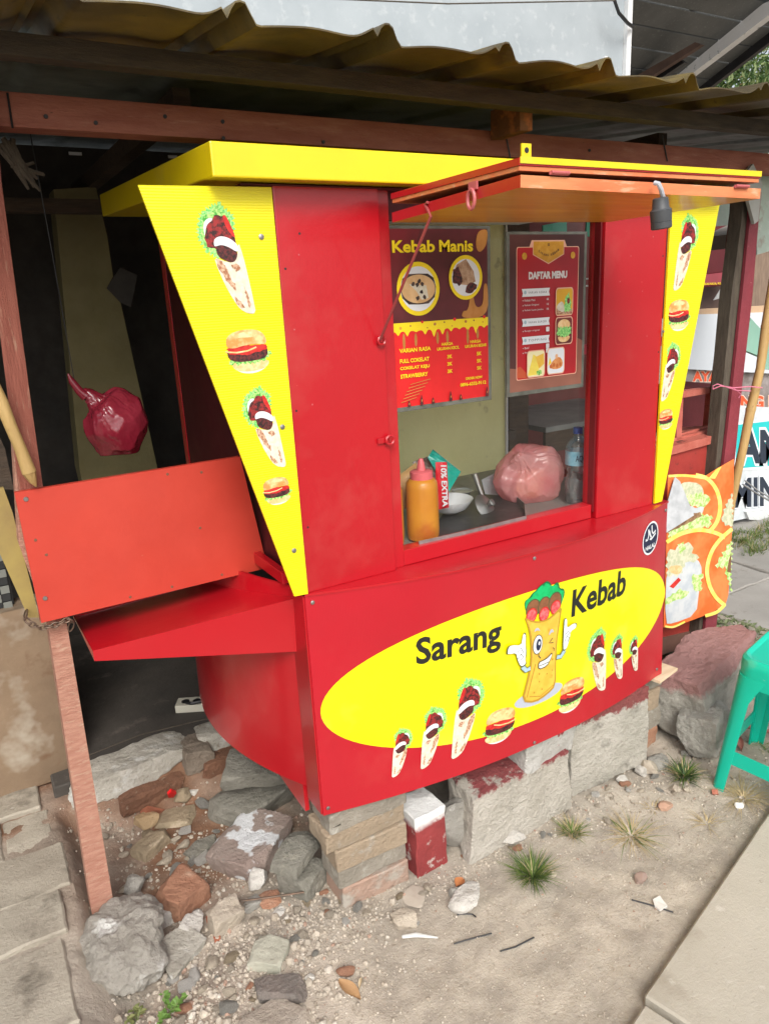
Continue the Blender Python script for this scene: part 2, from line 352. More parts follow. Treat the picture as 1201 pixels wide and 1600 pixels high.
I_RED=ink('red',(.72,.008,.012)); I_POSTB=ink('maroon_brown',(.075,.010,.012),(.12,.015,.02),8); I_YEL=ink('yellow',(.88,.68,.01)); I_GOLD=ink('gold',(.62,.30,.02),(.7,.38,.04),60)
I_CAR=ink('caramel',(.45,.18,.03),(.5,.22,.05),40)

def kebab_print():
    """wrap with lettuce, meat and a white onion band; unit height, x about -.24 .. .24"""
    q=lambda L:[((x-430)/1350,(1450-y)/1350) for x,y in L]
    z=[]
    let=q([(330,130),(480,110),(560,180),(630,240),(635,360),(600,480),(420,600),(330,740),(200,640),(130,520),(115,430),(160,320),(180,220),(260,190)])
    z.append((rag(let,.020,.016,1,True),I_LET2))
    z.append((rag(q([(300,200),(440,150),(540,220),(590,330),(560,480),(380,600),(260,660),(200,560),(160,430),(230,280)]),.02,.03,2),I_LET))
    z.append((rag(q([(230,600),(205,500),(240,390),(300,310),(380,250),(520,240),(580,380),(625,520),(610,640),(400,660)]),.012,.03,3),I_MEAT))
    z.append((smooth2(q([(490,240),(540,250),(600,420),(625,530),(560,470),(500,360)])),I_TOM))
    z.append((smooth2(q([(205,450),(215,340),(260,280),(345,262),(345,300),(275,330),(232,400),(215,470)])),I_WHITE))
    z.append((smooth2(q([(290,725),(400,775),(540,815),(610,740),(650,560),(680,700),(700,840),(725,1100),(740,1300),(750,1450),(640,1445),(530,1375),(470,1270),(400,1120),(350,980),(310,850)]),1),I_CREAM))
    z.append((smooth2(q([(330,600),(420,560),(520,600),(620,680),(600,760),(535,812),(430,775),(335,715)])),I_MEATD))
    z.append((smooth2(q([(312,600),(320,520),(400,482),(520,505),(630,590),(640,665),(605,685),(520,625),(420,585),(345,598)])),I_WHITE))
    for i,p in enumerate(([(300,745),(360,760),(425,830),(455,950),(525,1090),(515,1150),(455,1085),(400,1010),(345,900)],[(485,1210),(560,1280),(605,1360),(545,1365),(498,1300)],[(636,1090),(662,1200),(700,1330),(665,1375),(643,1240)],[(500,835),(580,815),(625,880),(560,915)])):
        z.append((rag(q(p),.008,.02,10+i),I_CHAR))
    return z
def burger_print():
    """hamburger; unit width, x -.5 .. .5, y 0 .. 1"""
    q=lambda L:[((x-440)/172,(740-y)/172) for x,y in L]
    z=[(smooth2(q([(380,715),(420,742),(480,742),(525,715),(500,700),(400,700)])),I_WHITE)]
    z.append((smooth2(q([(378,690),(525,690),(526,712),(500,730),(440,736),(395,728),(380,712)])),I_BUNL))
    z.append((rag(q([(362,682),(440,690),(532,664),(540,672),(505,698),(450,706),(400,702),(372,696)]),.035,.05,5,True),I_LET))
    z.append((smooth2(q([(364,640),(440,632),(524,640),(524,682),(470,694),(400,694),(366,680)]),1),I_MEATD))
    z.append((rag(q([(362,636),(440,630),(522,632),(523,652),(480,660),(440,668),(372,662)]),.015,.05,6),I_TOM))
    z.append((line2(q([(358,650),(400,656),(445,652),(480,640)]),.035),I_BUNL))
    z.append((smooth2(q([(363,634),(364,600),(382,582),(415,571),(460,568),(500,576),(521,602),(522,632),(480,627),(430,630),(390,640)])),I_BUN))
    z.append((smooth2(q([(390,600),(410,582),(450,576),(490,584),(480,600),(430,600)])),I_BUNL))
    return z
# ================================================================ GROUND
GX0, GX1, GY0, GY1 = -1.35, 2.6, -1.15, 1.25
def sst(a, b, x):
    t = max(0, min(1, (x-a)/(b-a))); return t*t*(3-2*t)
def nz(x, y, s, k=0): return noise.noise(Vector((x*s, y*s, 3.7+k)))
def gh(x, y):
    edge = -.62 - .055*sst(.3,0,y) + .03*nz(0, y, 6)
    h = .006*nz(x,y,9) + .004*nz(x,y,28) + .02*nz(x,y,2.2,5)*.5
    h += .090*(1-sst(edge, edge+.07+.12*sst(.3,-.2,y), x))                       # bank under the paving
    back = sst(.70, .80, y+.02*nz(x,y,9))*(1-sst(1.7,2.0,x)); h = h*(1-back) + .085*back
    pit = sst(.10,.28,y)*(1-sst(.66,.78,y))*sst(-.52,-.42,x)*(1-sst(1.2,1.4,x)); h -= .03*pit
    h -= .025*sst(1.5,3,x)*0
    cl = math.exp(-((x+.33)/.28)**2-((y-.12)/.30)**2); h += cl*(.007*noise.noise(Vector((x*22,y*22,1)))+.006*noise.noise(Vector((x*55,y*55,1))))
    return h
def ground():
    nx, ny = 330, 210; V=[]; F=[]; C=[]
    for j in range(ny+1):
        for i in range(nx+1):
            x = GX0+(GX1-GX0)*i/nx; y = GY0+(GY1-GY0)*j/ny
            z = gh(x,y) + .0030*noise.noise(Vector((x*55,y*55,0))) 
            V.append((x,y,z))
            clay = math.exp(-((x+.25)/.42)**2)*sst(.12,.42,y+.05*nz(x,y,7))*(1-.0*x)
            clay = max(clay, sst(.62,.75,y)*.9*(1-sst(1.2,1.6,x)), .55*math.exp(-((x+.42)/.14)**2-((y+.05)/.12)**2))
            clay = min(1, clay*(.8+.5*nz(x,y,12)))
            rub = math.exp(-((x+.28)/.24)**2-((y+.12)/.22)**2)*(.7+.6*nz(x,y,10))
            rub = max(0,min(1,rub))
            bs = Vector((.425,.378,.315)); c = bs.lerp(Vector((.225,.118,.068)), max(0,min(1,clay*1.15))); c = c.lerp(Vector((.55,.47,.40)), rub*.7)
            wet = max(0, nz(x,y,3,9)); c = c*(1-.22*wet)*(1+.10*nz(x,y,8,4)); c = c.lerp(Vector((.50,.44,.37)), max(0,nz(x,y,4.5,2))*.6)
            C.append(c)
    for j in range(ny):
        for i in range(nx):
            a=j*(nx+1)+i; F.append([a,a+1,a+nx+2,a+nx+1])
    m = mat('dirt', (.74,.73,.72), (1.12,1.11,1.09), rough=.95, scale=11, detail=14, bump=.69, bscale=100, attr='tint', spots=(((.52,.47,.40),190,.66,.72),((.25,.21,.165),110,.66,.74),((.33,.28,.22),22,.60,.72)))
    mb=MB(); mb.add(V,F,m,True); mb.c=C; struct(mb.build('ground'))
    m2 = mat('far_dirt', (.33,.27,.21), (.26,.22,.17), rough=.95, scale=4, bump=.8, bscale=60)
    mb=MB(); g=[]; 
    mb.add([(-40,-40,-.06),(60,-40,-.06),(60,60,-.06),(-40,60,-.06)],[[0,1,2,3]],m2); struct(mb.build('distant_ground'))
ground()
# slabs at lower right
def slabs():
    e1 = Vector((math.cos(R3(15)), math.sin(R3(15)),0)); e2 = Vector((e1.y,-e1.x,0)); c = at(1005,1555,Z=.035)
    root = MB()
    g = bpy.data.objects.new('pavement', None); COL.objects.link(g); struct(g); WORLD[g.name]=Vector((0,0,0))
    for (a0,a1,b0,b1,dz) in ((0,1.35,0,.62,0),(-.66,-.012,0.008,.62,-.006),(0,1.35,.63,1.2,-.004),(1.36,2.4,.0,.6,-.003)):
        bm=bmesh.new(); bmesh.ops.create_cube(bm,size=1)
        for v in bm.verts: v.co=Vector(((v.co.x+.5)*(a1-a0)+a0,(v.co.y+.5)*(b1-b0)+b0,(v.co.z-.5)*.07+dz))
        bmesh.ops.bevel(bm,geom=bm.edges[:],offset=.005,segments=1,affect='EDGES')
        bmesh.ops.subdivide_edges(bm,edges=[e for e in bm.edges if e.calc_length()>.2],cuts=14,use_grid_fill=True)
        V=[c+e1*v.co.x+e2*v.co.y+Vector((0,0,v.co.z+.003*nz(v.co.x,v.co.y,9)+.002*nz(v.co.x,v.co.y,30))) for v in bm.verts]; bm.verts.index_update()
        mb=MB(); mb.add(V,[[v.index for v in f.verts] for f in bm.faces],SLAB,True); struct(sharp(mb.build('slab',g),20)); bm.free()
slabs()
# paving blocks at left
def block_mesh(x0,x1,y0,y1,z0,z1,m,seed,wob=.006,skew=(0,0),bev=.008):
    bm=bmesh.new(); bmesh.ops.create_cube(bm,size=1)
    for v in bm.verts: v.co=Vector(((v.co.x+.5)*(x1-x0)+x0,(v.co.y+.5)*(y1-y0)+y0,(v.co.z+.5)*(z1-z0)+z0))
    bmesh.ops.bevel(bm,geom=bm.edges[:],offset=bev*.6,segments=1,affect='EDGES')
    bmesh.ops.subdivide_edges(bm,edges=[e for e in bm.edges if e.calc_length()>.04],cuts=8,use_grid_fill=True)
    bm.verts.index_update(); V=[]
    for v in bm.verts:
        p=v.co; q=noise.noise_vector(Vector((p.x*14+seed*5,p.y*14,p.z*14)))*wob+noise.noise_vector(Vector((p.x*45+seed*5,p.y*45,p.z*45)))*wob*.45
        V.append(p+q)
    F=[[v.index for v in f.verts] for f in bm.faces]; bm.free(); return V,F
def paving():
    g = bpy.data.objects.new('paving', None); COL.objects.link(g); struct(g); WORLD[g.name]=Vector((0,0,0))
    ys=[1.1, at(60,1262,Z=.1).y, at(60,1325,Z=.1).y, at(70,1395,Z=.1).y, at(70,1470,Z=.1).y, -.05,-.40,-.8]
    k=0
    for i in range(len(ys)-1):
        y1,y0=ys[i],ys[i+1]
        xs=[-.625+.015*((i*7)%3-1)-(.0,0,0,0,.03,.055,.06)[i]]
        st={0:.17,1:.135,2:.15,3:.14,4:.30,5:.40,6:.4}[i]
        while xs[-1]>-1.5: xs.append(xs[-1]-st-.03*((i*5+len(xs))%3)); st=.24
        for a in range(len(xs)-1):
            k+=1; gp=.0025+.0025*(k%3)
            V,F=block_mesh(xs[a+1]+gp,xs[a]-gp*.3,y0+gp,y1-gp,.0,.098+.005*((k*13)%5-2)/2,PAVE,k,.005)
            mb=MB(); mb.add(V,F,PAVE,True); struct(sharp(mb.build('paving_block',g),24))
paving()
# floor of the shed behind, broken edge
def shed_floor():
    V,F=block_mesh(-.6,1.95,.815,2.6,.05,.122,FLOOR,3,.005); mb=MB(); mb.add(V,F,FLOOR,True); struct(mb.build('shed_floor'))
shed_floor()
# far road slabs at right
def far_road():
    g = bpy.data.objects.new('far_pavement', None); COL.objects.link(g); struct(g); WORLD[g.name]=Vector((0,0,0))
    m=mat('grey_road_slab',(.36,.34,.31),(.29,.275,.25),rough=.9,scale=3,bump=.3,bscale=50,spots=(((.2,.18,.15),9,.6,.74),))
    k=0
    for (x0,x1,y0,y1) in ((2.35,3.05,-1.2,.70),(3.07,3.42,-1.2,.70),(3.44,4.4,-1.2,.70),(2.30,3.0,.72,1.45),(3.02,3.5,.72,1.45),(3.52,4.6,.72,1.45),(2.75,4.6,1.47,3.2)):
        k+=1; V,F=block_mesh(x0,x1,y0,y1,-.05,.008+.006*(k%2),m,k,.008)
        mb=MB(); mb.add(V,F,m,True); struct(mb.build('road_slab',g))
far_road()
# sky-side big wall
t = thing('grey_building','tall grey rendered building wall rising behind the metal roof','building',(1.3,2.5,0))
MB().bx(-1.6,3.62,2.5,2.75,0,5.2,GWALL).build('wall',t)
MB().bx(3.622,3.665,2.47,2.75,0,5.2,WHITEP).build('corner_trim',t)
for x,y in ((945,90),(921,119),(932,116)):
    p=at(x,y,Y=2.49); MB().box(p,(.025,.02,.012),WHITEP,None,.002).build('bracket',t)
c=MB(); c.tube([at(662,-20,Y=2.49),at(700,12,Y=2.485),at(740,35,Y=2.488)],.0018,BLACKP,5).build('hairline_crack',t) if 0 else None
wr=MB(); wr.tube([at(420,-6,Y=2.3),at(700,6,Y=2.3),at(960,1,Y=2.3)],.004,GREYW,5); tag(wr.build('wire'),'thin grey wire strung across the top of the grey wall','wire')
wr=MB(); wr.tube([at(955,-12,Y=2.35),at(966,20,Y=2.36),at(980,36,Y=2.4),at(988,42,Y=2.45)],.011,BLACKP,6); tag(wr.build('cable'),'short thick black cable hanging at the corner of the grey wall','cable')

# ================================================================ SHED (posts, beam, roof)
sh = thing('market_shed','open-fronted wooden shed with red beam and wavy metal roof around the booth','shed',(0.6,.3,0))
pl = [at(0,60,Y=.30)]
def leanpost(name,pts,depth,m,par):   # pts = outline of front face in the plane, extruded away from the viewer
    mb=MB(); mb.prism(pts,(0,depth,0),m); return mb.build(name,par)
P=lambda x,y,Yv: at(x,y,Y=Yv)
lp=leanpost('post',[P(-30,120,.29),P(-6,250,.29),P(30,850,.29),P(75,975,.29),P(145,1432,.29),P(178,1412,.29),P(105,975,.29),P(64,760,.29),P(0,262,.29),P(-16,120,.29)],.055,POSTL,sh)
leanpost('post_facing',[P(-40,120,.285),P(-28,300,.285),P(10,600,.285),P(30,770,.285),P(62,968,.285),P(106,968,.285),P(68,770,.285),P(44,600,.285),P(2,285,.285),P(-10,120,.285)],-.012,POSTW,sh)
MB().bx(-1.6,2.6,.30,.36,1.912,1.975,BEAM,.003).build('beam',sh)
for x in (12,790,1034):
    a=at(x,145 if x<100 else 212,Y=.297); b=at(x+8,200 if x<100 else 252,Y=.297)
    mb=MB(); mb.tube([a,b],.0022,BLACKP,5); mb.build('beam_joint',sh)
# dirty joints & nails of the beam
for x,y in ((72,182),(150,192),(258,182),(348,190),(349,216),(505,222),(920,235)):
    p=at(x,y,Y=.298); MB().lathe(p,[(.0045,0),(.004,.003)],BLACKP,8,Matrix.Rotation(R3(90),3,'X')).build('nail',sh)
MB().bx(-1.6,2.8,.085,.125,1.980,2.016,DARKW if 0 else mat('brown_purlin',(.065,.05,.032),(.035,.028,.02),rough=.8,scale=8,stretch=(1,6,6),bump=.5)).build('purlin',sh)
MB().prism([at(812,156,Y=.17),at(831,159,Y=.17),at(831,204,Y=.17),at(812,204,Y=.17)],(0,.12,0),mat('cut_rafter',(.22,.10,.04),(.15,.06,.03),rough=.8,scale=14,bump=.5,spots=(((.42,.15,.05),20,.5,.6),))).build('rafter',sh)
for xx in (-.9,-.1,1.5): MB().bx(xx,xx+.04,.37,2.2,1.977,2.028,DARKW).build('rafter',sh)
def roof_sheet(x0,x1,y0,y1,z0,z1,m,name,nx=520,thick=.003,amp=1):
    s=.285; V=[]; F=[]; ny=10
    def prof(x):
        t=((x+.145)/s)%1.0
        hump=math.exp(-(abs(t-.10)/.085)**3.2)*.036 if t<.10 else math.exp(-(abs(t-.10)/.062)**3.2)*.036 if t<.5 else math.exp(-(abs(t-1.10)/.17)**2.2)*.036
        return amp*(hump+.012*math.sin(math.pi*min(1,max(0,(t-.16)/.84)))) 
    for j in range(ny+1):
        for i in range(nx+1):
            x=x0+(x1-x0)*i/nx; y=y0+(y1-y0)*j/ny; z=z0+(z1-z0)*j/ny+prof(x)+.004*nz(x,y,3)+(.003*nz(x,0,11) if j==0 else 0)
            if j==0: y+=.008*nz(x,0,4)
            V.append((x,y,z))
    n=len(V); V+= [(v[0],v[1],v[2]+thick) for v in V]
    for j in range(ny):
        for i in range(nx):
            a=j*(nx+1)+i; F.append([a,a+1,a+nx+2,a+nx+1]); F.append([a+n,a+n+nx+1,a+n+nx+2,a+n+1])
    for i in range(nx): F.append([i,i+n,i+1+n,i+1])
    mb=MB(); mb.add(V,F,m,True); return mb.build(name,sh)
roof_sheet(-1.7,2.7,-.125,.30,2.0,2.045,ROOFU,'eave_sheet')
roof_sheet(-1.7,2.7,.24,2.4,2.032,2.25,ROOFG,'roof_sheet',300,.003,.35)
# lap joints under the right part of the roof
for x0,x1 in ((880,925),(1000,1040),(1100,1200)):
    pass
# shed walls, interior shade put into their near-black colour
MB().bx(-1.6,2.0,2.0,2.03,.122,2.2,SHADEB).build('back_wall',sh)
MB().bx(-1.62,-1.59,.5,2.0,0.1,2.2,SHADEB).build('side_wall',sh)
cp=MB(); cp.prism([P(84,296,1.5),P(150,292,1.5),P(168,370,1.5),P(177,432,1.5),P(167,450,1.5),P(188,470,1.5),P(247,735,1.5),P(240,1000,1.5),P(190,1000,1.5),P(125,735,1.5)],(0,.12,0),mat('dusty_olive_board',(.20,.175,.08),(.155,.135,.06),rough=.85,scale=6,bump=.2)); cp.build('pillar',sh)
sc_=MB(); sc_.prism([P(167,450,1.49),P(188,418,1.49),P(215,430,1.49),P(205,480,1.49),P(188,472,1.49)],(0,.004,0),mat('dark_cloth_scrap',(.03,.028,.024),(.05,.045,.04),rough=.8,scale=9)); tag(sc_.build('cloth_scrap'),'dark scrap of cloth caught on the olive pillar in the shed','cloth')
MB().bx(-1.5,.9,1.2,1.26,1.86,1.90,DARKW).build('tie_beam',sh)
for (x,y,wd) in ((118,240,.05),(131,212,.02),(270,245,.04)):   # bright daylight gaps under the roof, imitated by small white-painted boxes
    p=at(x,y,Y=1.99); MB().box(p,(wd,.004,.012),WHITEP,None,.001).build('daylight_patch',sh)
# tangle of rags tied at the beam
rg=MB()
rn=random.Random(3)
for k in range(9):
    a=at(10+rn.uniform(-14,14),225+rn.uniform(-10,6),Y=.42); b=at(30+rn.uniform(-12,12),262+rn.uniform(-5,5),Y=.42); c=at(45+rn.uniform(-20,25),265+rn.uniform(-14,34),Y=.43)
    rg.tube([a,b,c],[.006,.008,.003],GREYW,6)
tag(rg.build('tied_rags',None),'grey knotted rag strips hanging from the beam beside the left post','rag')
# right side posts
def pxpost(name,rows,Yv,dep,m):
    mb=MB(); mb.prism([at(x1,y,Y=Yv) for x0,x1,y in rows]+[at(x0,y,Y=Yv) for x0,x1,y in rows[::-1]],(0,dep,0),m); return mb.build(name,sh)
pxpost('plum_post',[(1174,1189,300),(1170,1184,350),(1159,1175,460),(1144,1159,600),(1128,1145,740),(1112,1130,870),(1099,1116,1000)],.30,.012,PURP)
pxpost('dark_post',[(1160,1176,300),(1157,1171,350),(1142,1160,460),(1129,1145,600),(1116,1130,740),(1102,1118,870),(1089,1104,1000)],.315,.05,GREYW)
pxpost('maroon_post',[(1150,1161,330),(1145,1158,370),(1137,1144,460),(1121,1131,590),(1118,1128,620)],.40,.03,mat('maroon_weathered',(.22,.03,.03),(.16,.022,.024),rough=.6,scale=9,bump=.2))
gp=MB(); gp.prism([P(1176,256,.28),P(1190,285,.28),P(1184,345,.28),P(1178,350,.28),P(1165,300,.28),P(1160,275,.28)],(0,.012,0),mat('grey_tin_flap',(.42,.43,.40),(.36,.36,.33),rough=.6,scale=12)); gp.build('tin_flap',sh)
mint=mat('flaking_mint_paint',(.50,.62,.54),(.42,.50,.44),rough=.8,scale=9,bump=.3,spots=(((.36,.32,.27),13,.58,.70),((.60,.64,.60),20,.6,.7)))
mb=MB(); mb.prism([P(1188,240,.42),P(1260,240,.42),P(1260,375,.42),P(1182,398,.42),P(1180,330,.42)],(0,.02,0),mint); mb.build('mint_board',sh)
mb=MB(); mb.prism([P(1117,322,.9),P(1160,312,.9),P(1158,350,.9),P(1112,354,.9)],(0,.02,0),mint); mb.build('mint_board',sh)

# pole of bamboo at right
bb=MB(); path=[P(1208,430,.26),P(1196,510,.26),P(1187,575,.265),P(1172,640,.27),P(1160,700,.28),P(1140,790,.30),P(1133,860,.32)]
bb.tube(path,[.015,.0175,.016,.0175,.016,.017,.016],mat('bamboo',(.50,.33,.13),(.40,.25,.09),rough=.5,scale=9,stretch=(4,4,1),bump=.2,spots=(((.22,.14,.06),30,.64,.72),)),10)
for q in (1,3,5): bb.tube([path[q]-Vector((0,0,.006)),path[q]+Vector((0,0,.006))],.0185,MATS['bamboo'],10)
bo=bb.build('bamboo_pole'); tag(bo,'weathered bamboo pole leaning beside the plum coloured post','pole')
st=MB(); st.tube([P(1113,608,.27),P(1125,603,.25),P(1145,606,.26),P(1172,604,.235),P(1190,606,.24)],.0022,mat('pink_twine',(.72,.22,.32),(.6,.16,.25),rough=.5),6)
st.tube([P(1113,608,.27),P(1113,603,.27),P(1120,600,.26),P(1150,610,.25),P(1172,611,.235)],.002,MATS['pink_twine'],6)
st.tube([P(1145,606,.26),P(1157,616,.25),P(1153,622,.25)],.0015,MATS['pink_twine'],5)
tag(st.build('twine'),'pink plastic twine tying the bamboo pole to the post','twine')

# ================================================================ FOOD BOOTH
B = thing('food_booth','red and yellow kebab booth standing on stacked bricks and blocks','booth',(.55,0,.31))
X0,X1=-.035,1.115
def bulge(u,v):
    t=max(0,min(1,(u+.04)/1.23)); b=.07+(.105-.07)*(v-.31)/.59; return -b*4*t*(1-t)
def fpan(u,v,off=0): return Vector((u,bulge(u,v)-off,v))
# curved front panel of vinyl, its edge following the corners
def front_panel():
    mb=MB(); n=40; k=14; V=[]; F=[]
    for j in range(k+1):
        v=j/k
        for i in range(n+1):
            u=i/n; xl=-.04; xr=1.205-.025*v; x=xl+(xr-xl)*u; z=.311+.594*v
            V.append(fpan(x,z)+Vector((0,-.0015*nz(x,z,5)*math.sin(math.pi*u),0)))
    m=len(V); V+=[p+Vector((0,.012,0)) for p in V]
    for j in range(k):
        for i in range(n):
            a=j*(n+1)+i; F.append([a,a+1,a+n+2,a+n+1]); F.append([a+m,a+m+n+1,a+m+n+2,a+m+1])
    for i in range(n): F.append([i,i+m,i+1+m,i+1]); a=k*(n+1)+i; F.append([a,a+1,a+1+m,a+m])
    for j in range(k): a=j*(n+1); F.append([a,a+n+1,a+n+1+m,a+m]); a+=n; F.append([a,a+m,a+n+1+m,a+n+1])
    mb.add(V,F,REDV,True); return mb.build('front_panel',B)
fp=front_panel()
CUT=.03
printed('oval_print',fp,[(circ(.585,.600,.612,.203,90),YELV)],fpan,.0010,.0003,CUT)
# lettering
printed('lettering',fp,[T('Sarang',.213,.655,.243,.096,I_BLACK,bold=.026,rot=.0),T('Kebab',.702,.682,.243,.083,I_BLACK,bold=.026)],fpan,.0016,.0001,CUT)
KP=kebab_print(); BP=burger_print()
for (cx,z0,h,mir,wf) in ((.166,.371,.139,-1,1.0),(.253,.370,.178,-1,1.0),(.353,.371,.232,-1,1.0),(.836,.388,.222,1,1.05),(.932,.394,.162,1,1.05),(1.023,.388,.130,1,1.05)):
    printed('kebab_print',fp,place(KP,cx-mir*.03*h,z0,mir*h*.92*wf,h),fpan,.0018,.00012,CUT)
for cx,z0,wd in ((.466,.372,.104),(.730,.374,.106)):
    printed('burger_print',fp,place(BP,cx,z0,-wd,wd*1.02),fpan,.0018,.00012,CUT)
def mascot():
    q=lambda L:[(.598+(x-475)/1043*.355*.92, .452+(1440-(y+.34*(x-475)))/1300*.368) for x,y in L]
    z=[]; A=z.append
    A((circ(.597,.474,.088,.026,36),I_SHAD))
    A((smooth2(q([(255,440),(245,360),(290,330),(330,270),(360,250),(400,200),(440,170),(480,140),(520,150),(545,200),(600,140),(625,160),(640,210),(690,205),(705,260),(680,340),(660,400),(470,440),(300,500)]),1),I_DGREEN))
    A((rag(smooth2(q([(265,430),(262,350),(320,330),(350,270),(410,210),(490,160),(530,200),(600,170),(640,230),(690,240),(680,330),(660,380),(470,420),(300,470)]),1),.0025,.006,5,True),I_GREEN))
    for cx,cy,rx,ry in ((345,430,72,90),(468,400,66,92),(590,350,72,95)):
        A((circ(*q([(cx,cy)])[0],rx*.000345,ry*.000312,20),I_LINE)); A((circ(*q([(cx,cy)])[0],rx*.000300,ry*.000275,20),I_BROWN))
    for cx,cy in ((330,500),(470,480),(600,405)):
        A((circ(*q([(cx,cy)])[0],.0185,.0215,18),I_TOM)); A((circ(*q([(cx,cy)])[0],.0150,.0175,18),I_PINK))
    # body outline then fill
    A((smooth2(q([(245,515),(330,555),(450,555),(560,500),(680,370),(660,560),(640,800),(645,1000),(665,1260),(560,1360),(420,1445),(260,1425),(310,1200),(345,1000),(330,760),(290,600)]),1),I_TORTD))
    A((smooth2(q([(268,540),(340,575),(455,570),(560,520),(655,430),(645,560),(624,800),(632,1000),(646,1250),(550,1340),(415,1420),(285,1405),(330,1200),(362,1000),(350,760),(310,610)]),1),I_TORT))
    A((line2(q([(400,1010),(370,1150),(320,1380)]),.004),I_TORTD))
    A((line2(q([(350,1370),(480,1370),(640,1240)]),.003),I_TORTD))
    for cx,cy,r in ((450,1120,9),(540,1120,8),(595,1150,17),(455,1205,7),(490,1290,8),(400,1325,9),(600,1080,7),(530,640,12),(595,960,10)):
        A((circ(*q([(cx,cy)])[0],r*.00032,r*.00036,12),I_TORTD if r<12 else I_GOLD))
    # face
    A((circ(*q([(410,800)])[0],.0175,.030,20),I_LINE)); A((circ(*q([(410,800)])[0],.0155,.0275,20),I_WHITE)); A((circ(*q([(420,800)])[0],.009,.018,18),I_NAVY)); A((circ(*q([(425,785)])[0],.0032,.006,10),I_WHITE))
    A((smooth2(q([(355,670),(375,625),(405,620),(430,655),(395,645)]),1),I_SHAD)); A((smooth2(q([(525,710),(545,640),(570,628),(592,665),(560,665)]),1),I_SHAD))
    A((line2(q([(580,725),(540,780),(590,775)]),.0030),I_LINE))
    A((line2(q([(425,885),(425,920),(450,945)]),.0030),I_LINE))
    A((smooth2(q([(425,985),(480,965),(540,925),(590,870),(575,950),(530,1040),(425,1075)]),1),I_LINE))
    A((smooth2(q([(432,993),(485,973),(545,935),(582,890),(568,950),(525,1028),(433,1063)]),1),I_WHITE))
    A((line2(q([(432,1030),(490,1010),(550,985)]),.0022),I_LINE))
    A((line2(q([(585,830),(605,840),(605,865)]),.0022),I_LINE))
    # arms and gloves
    for arm in ([(335,1050),(290,1075),(245,1035)],[(640,935),(690,930),(735,860)]):
        A((line2(q(arm),.016),I_LINE)); A((line2(q(arm),.012),I_BLUE))
    for g in ([(65,900),(75,830),(110,805),(225,805),(235,700),(250,665),(270,690),(270,800),(285,880),(275,960),(290,1010),(230,1050),(180,950),(170,890),(80,905)],
              [(705,860),(700,600),(700,520),(720,505),(735,530),(735,620),(830,560),(870,565),(870,610),(790,655),(790,720),(760,840),(730,870)]):
        gg=smooth2(q(g),1); cx=sum(a for a,b in gg)/len(gg); cy=sum(b for a,b in gg)/len(gg)
        A((gg,I_LINE)); A(([(cx+(a-cx)*.9,cy+(b-cy)*.93) for a,b in gg],I_GLOVE))
    for arc in ([(180,890),(215,830),(245,880),(215,905)],[(185,950),(225,900),(250,930),(220,960)],[(722,690),(760,650),(785,670),(750,700)],[(722,770),(745,705),(780,720),(760,770)]):
        A((line2(q(arc),.0022),I_LINE))
    return z
printed('wrap_emblem',fp,mascot(),fpan,.0020,.00012,CUT)
# halal badge
def ring(cx,cy,r1,m): return (circ(cx,cy,r1*1.0,r1*1.07,36),m)
hb=[ring(1.073,.821,.049,I_WHITE),ring(1.073,.821,.0435,I_NAVY)]
qq=lambda L:[(1.073+(x-540)/150*.049, .826-(y+.28*(x-540)-740)/320*.054) for x,y in L]
for s_ in ([(485,595),(498,700),(478,790),(450,800),(448,765)],[(545,530),(555,650),(580,690),(630,645)],[(500,620),(530,720),(548,760)],[(628,690),(590,740),(548,790),(520,780)]):
    hb.append((line2(qq(s_),[.006]*len(s_)),I_WHITE))
hb.append(T('HALAL',1.073-.030,.787,.060,.014,I_WHITE,bold=.03))
printed('halal_badge',fp,hb,fpan,.0011,.0002,CUT)
for x,z in ((-.025,.888),(-.028,.331),(.553,.894),(.589,.322),(1.174,.339),(1.165,.885)):
    p=fpan(x,z); MB().lathe(p+Vector((0,-.004,0)),[(.005,.003),(.005,.0012),(.003,0)],STEEL,10,Matrix.Rotation(R3(-90),3,'X')).build('panel_nail',fp)
# ledge over the bulge (counter), red, edge strip
def ledge():
    mb=MB(); n=40; top=[]; 
    for i in range(n+1): x=-.042+(1.182+.042)*i/n; top.append(fpan(x,.905)+Vector((0,-.003,0)))
    V=[p for p in top]+[Vector((p.x,.06,.905)) for p in top]; V2=[Vector((p.x,p.y,.911)) for p in V]
    F=[[i,i+1,i+n+2,i+n+1] for i in range(n)]; k=len(V)
    F2=[[i+k,i+n+1+k,i+n+2+k,i+1+k] for i in range(n)]; E_=[[i,i+k,i+1+k,i+1] for i in range(n)]
    mb.add(V+V2,F+F2+E_,RED,False); return mb.build('ledge',B)
ledge()
MB().tube([fpan(-.04+1.222*i/40,.9075)+Vector((0,.001,0)) for i in range(41)],.0032,REDV,8).build('front_lip',fp)
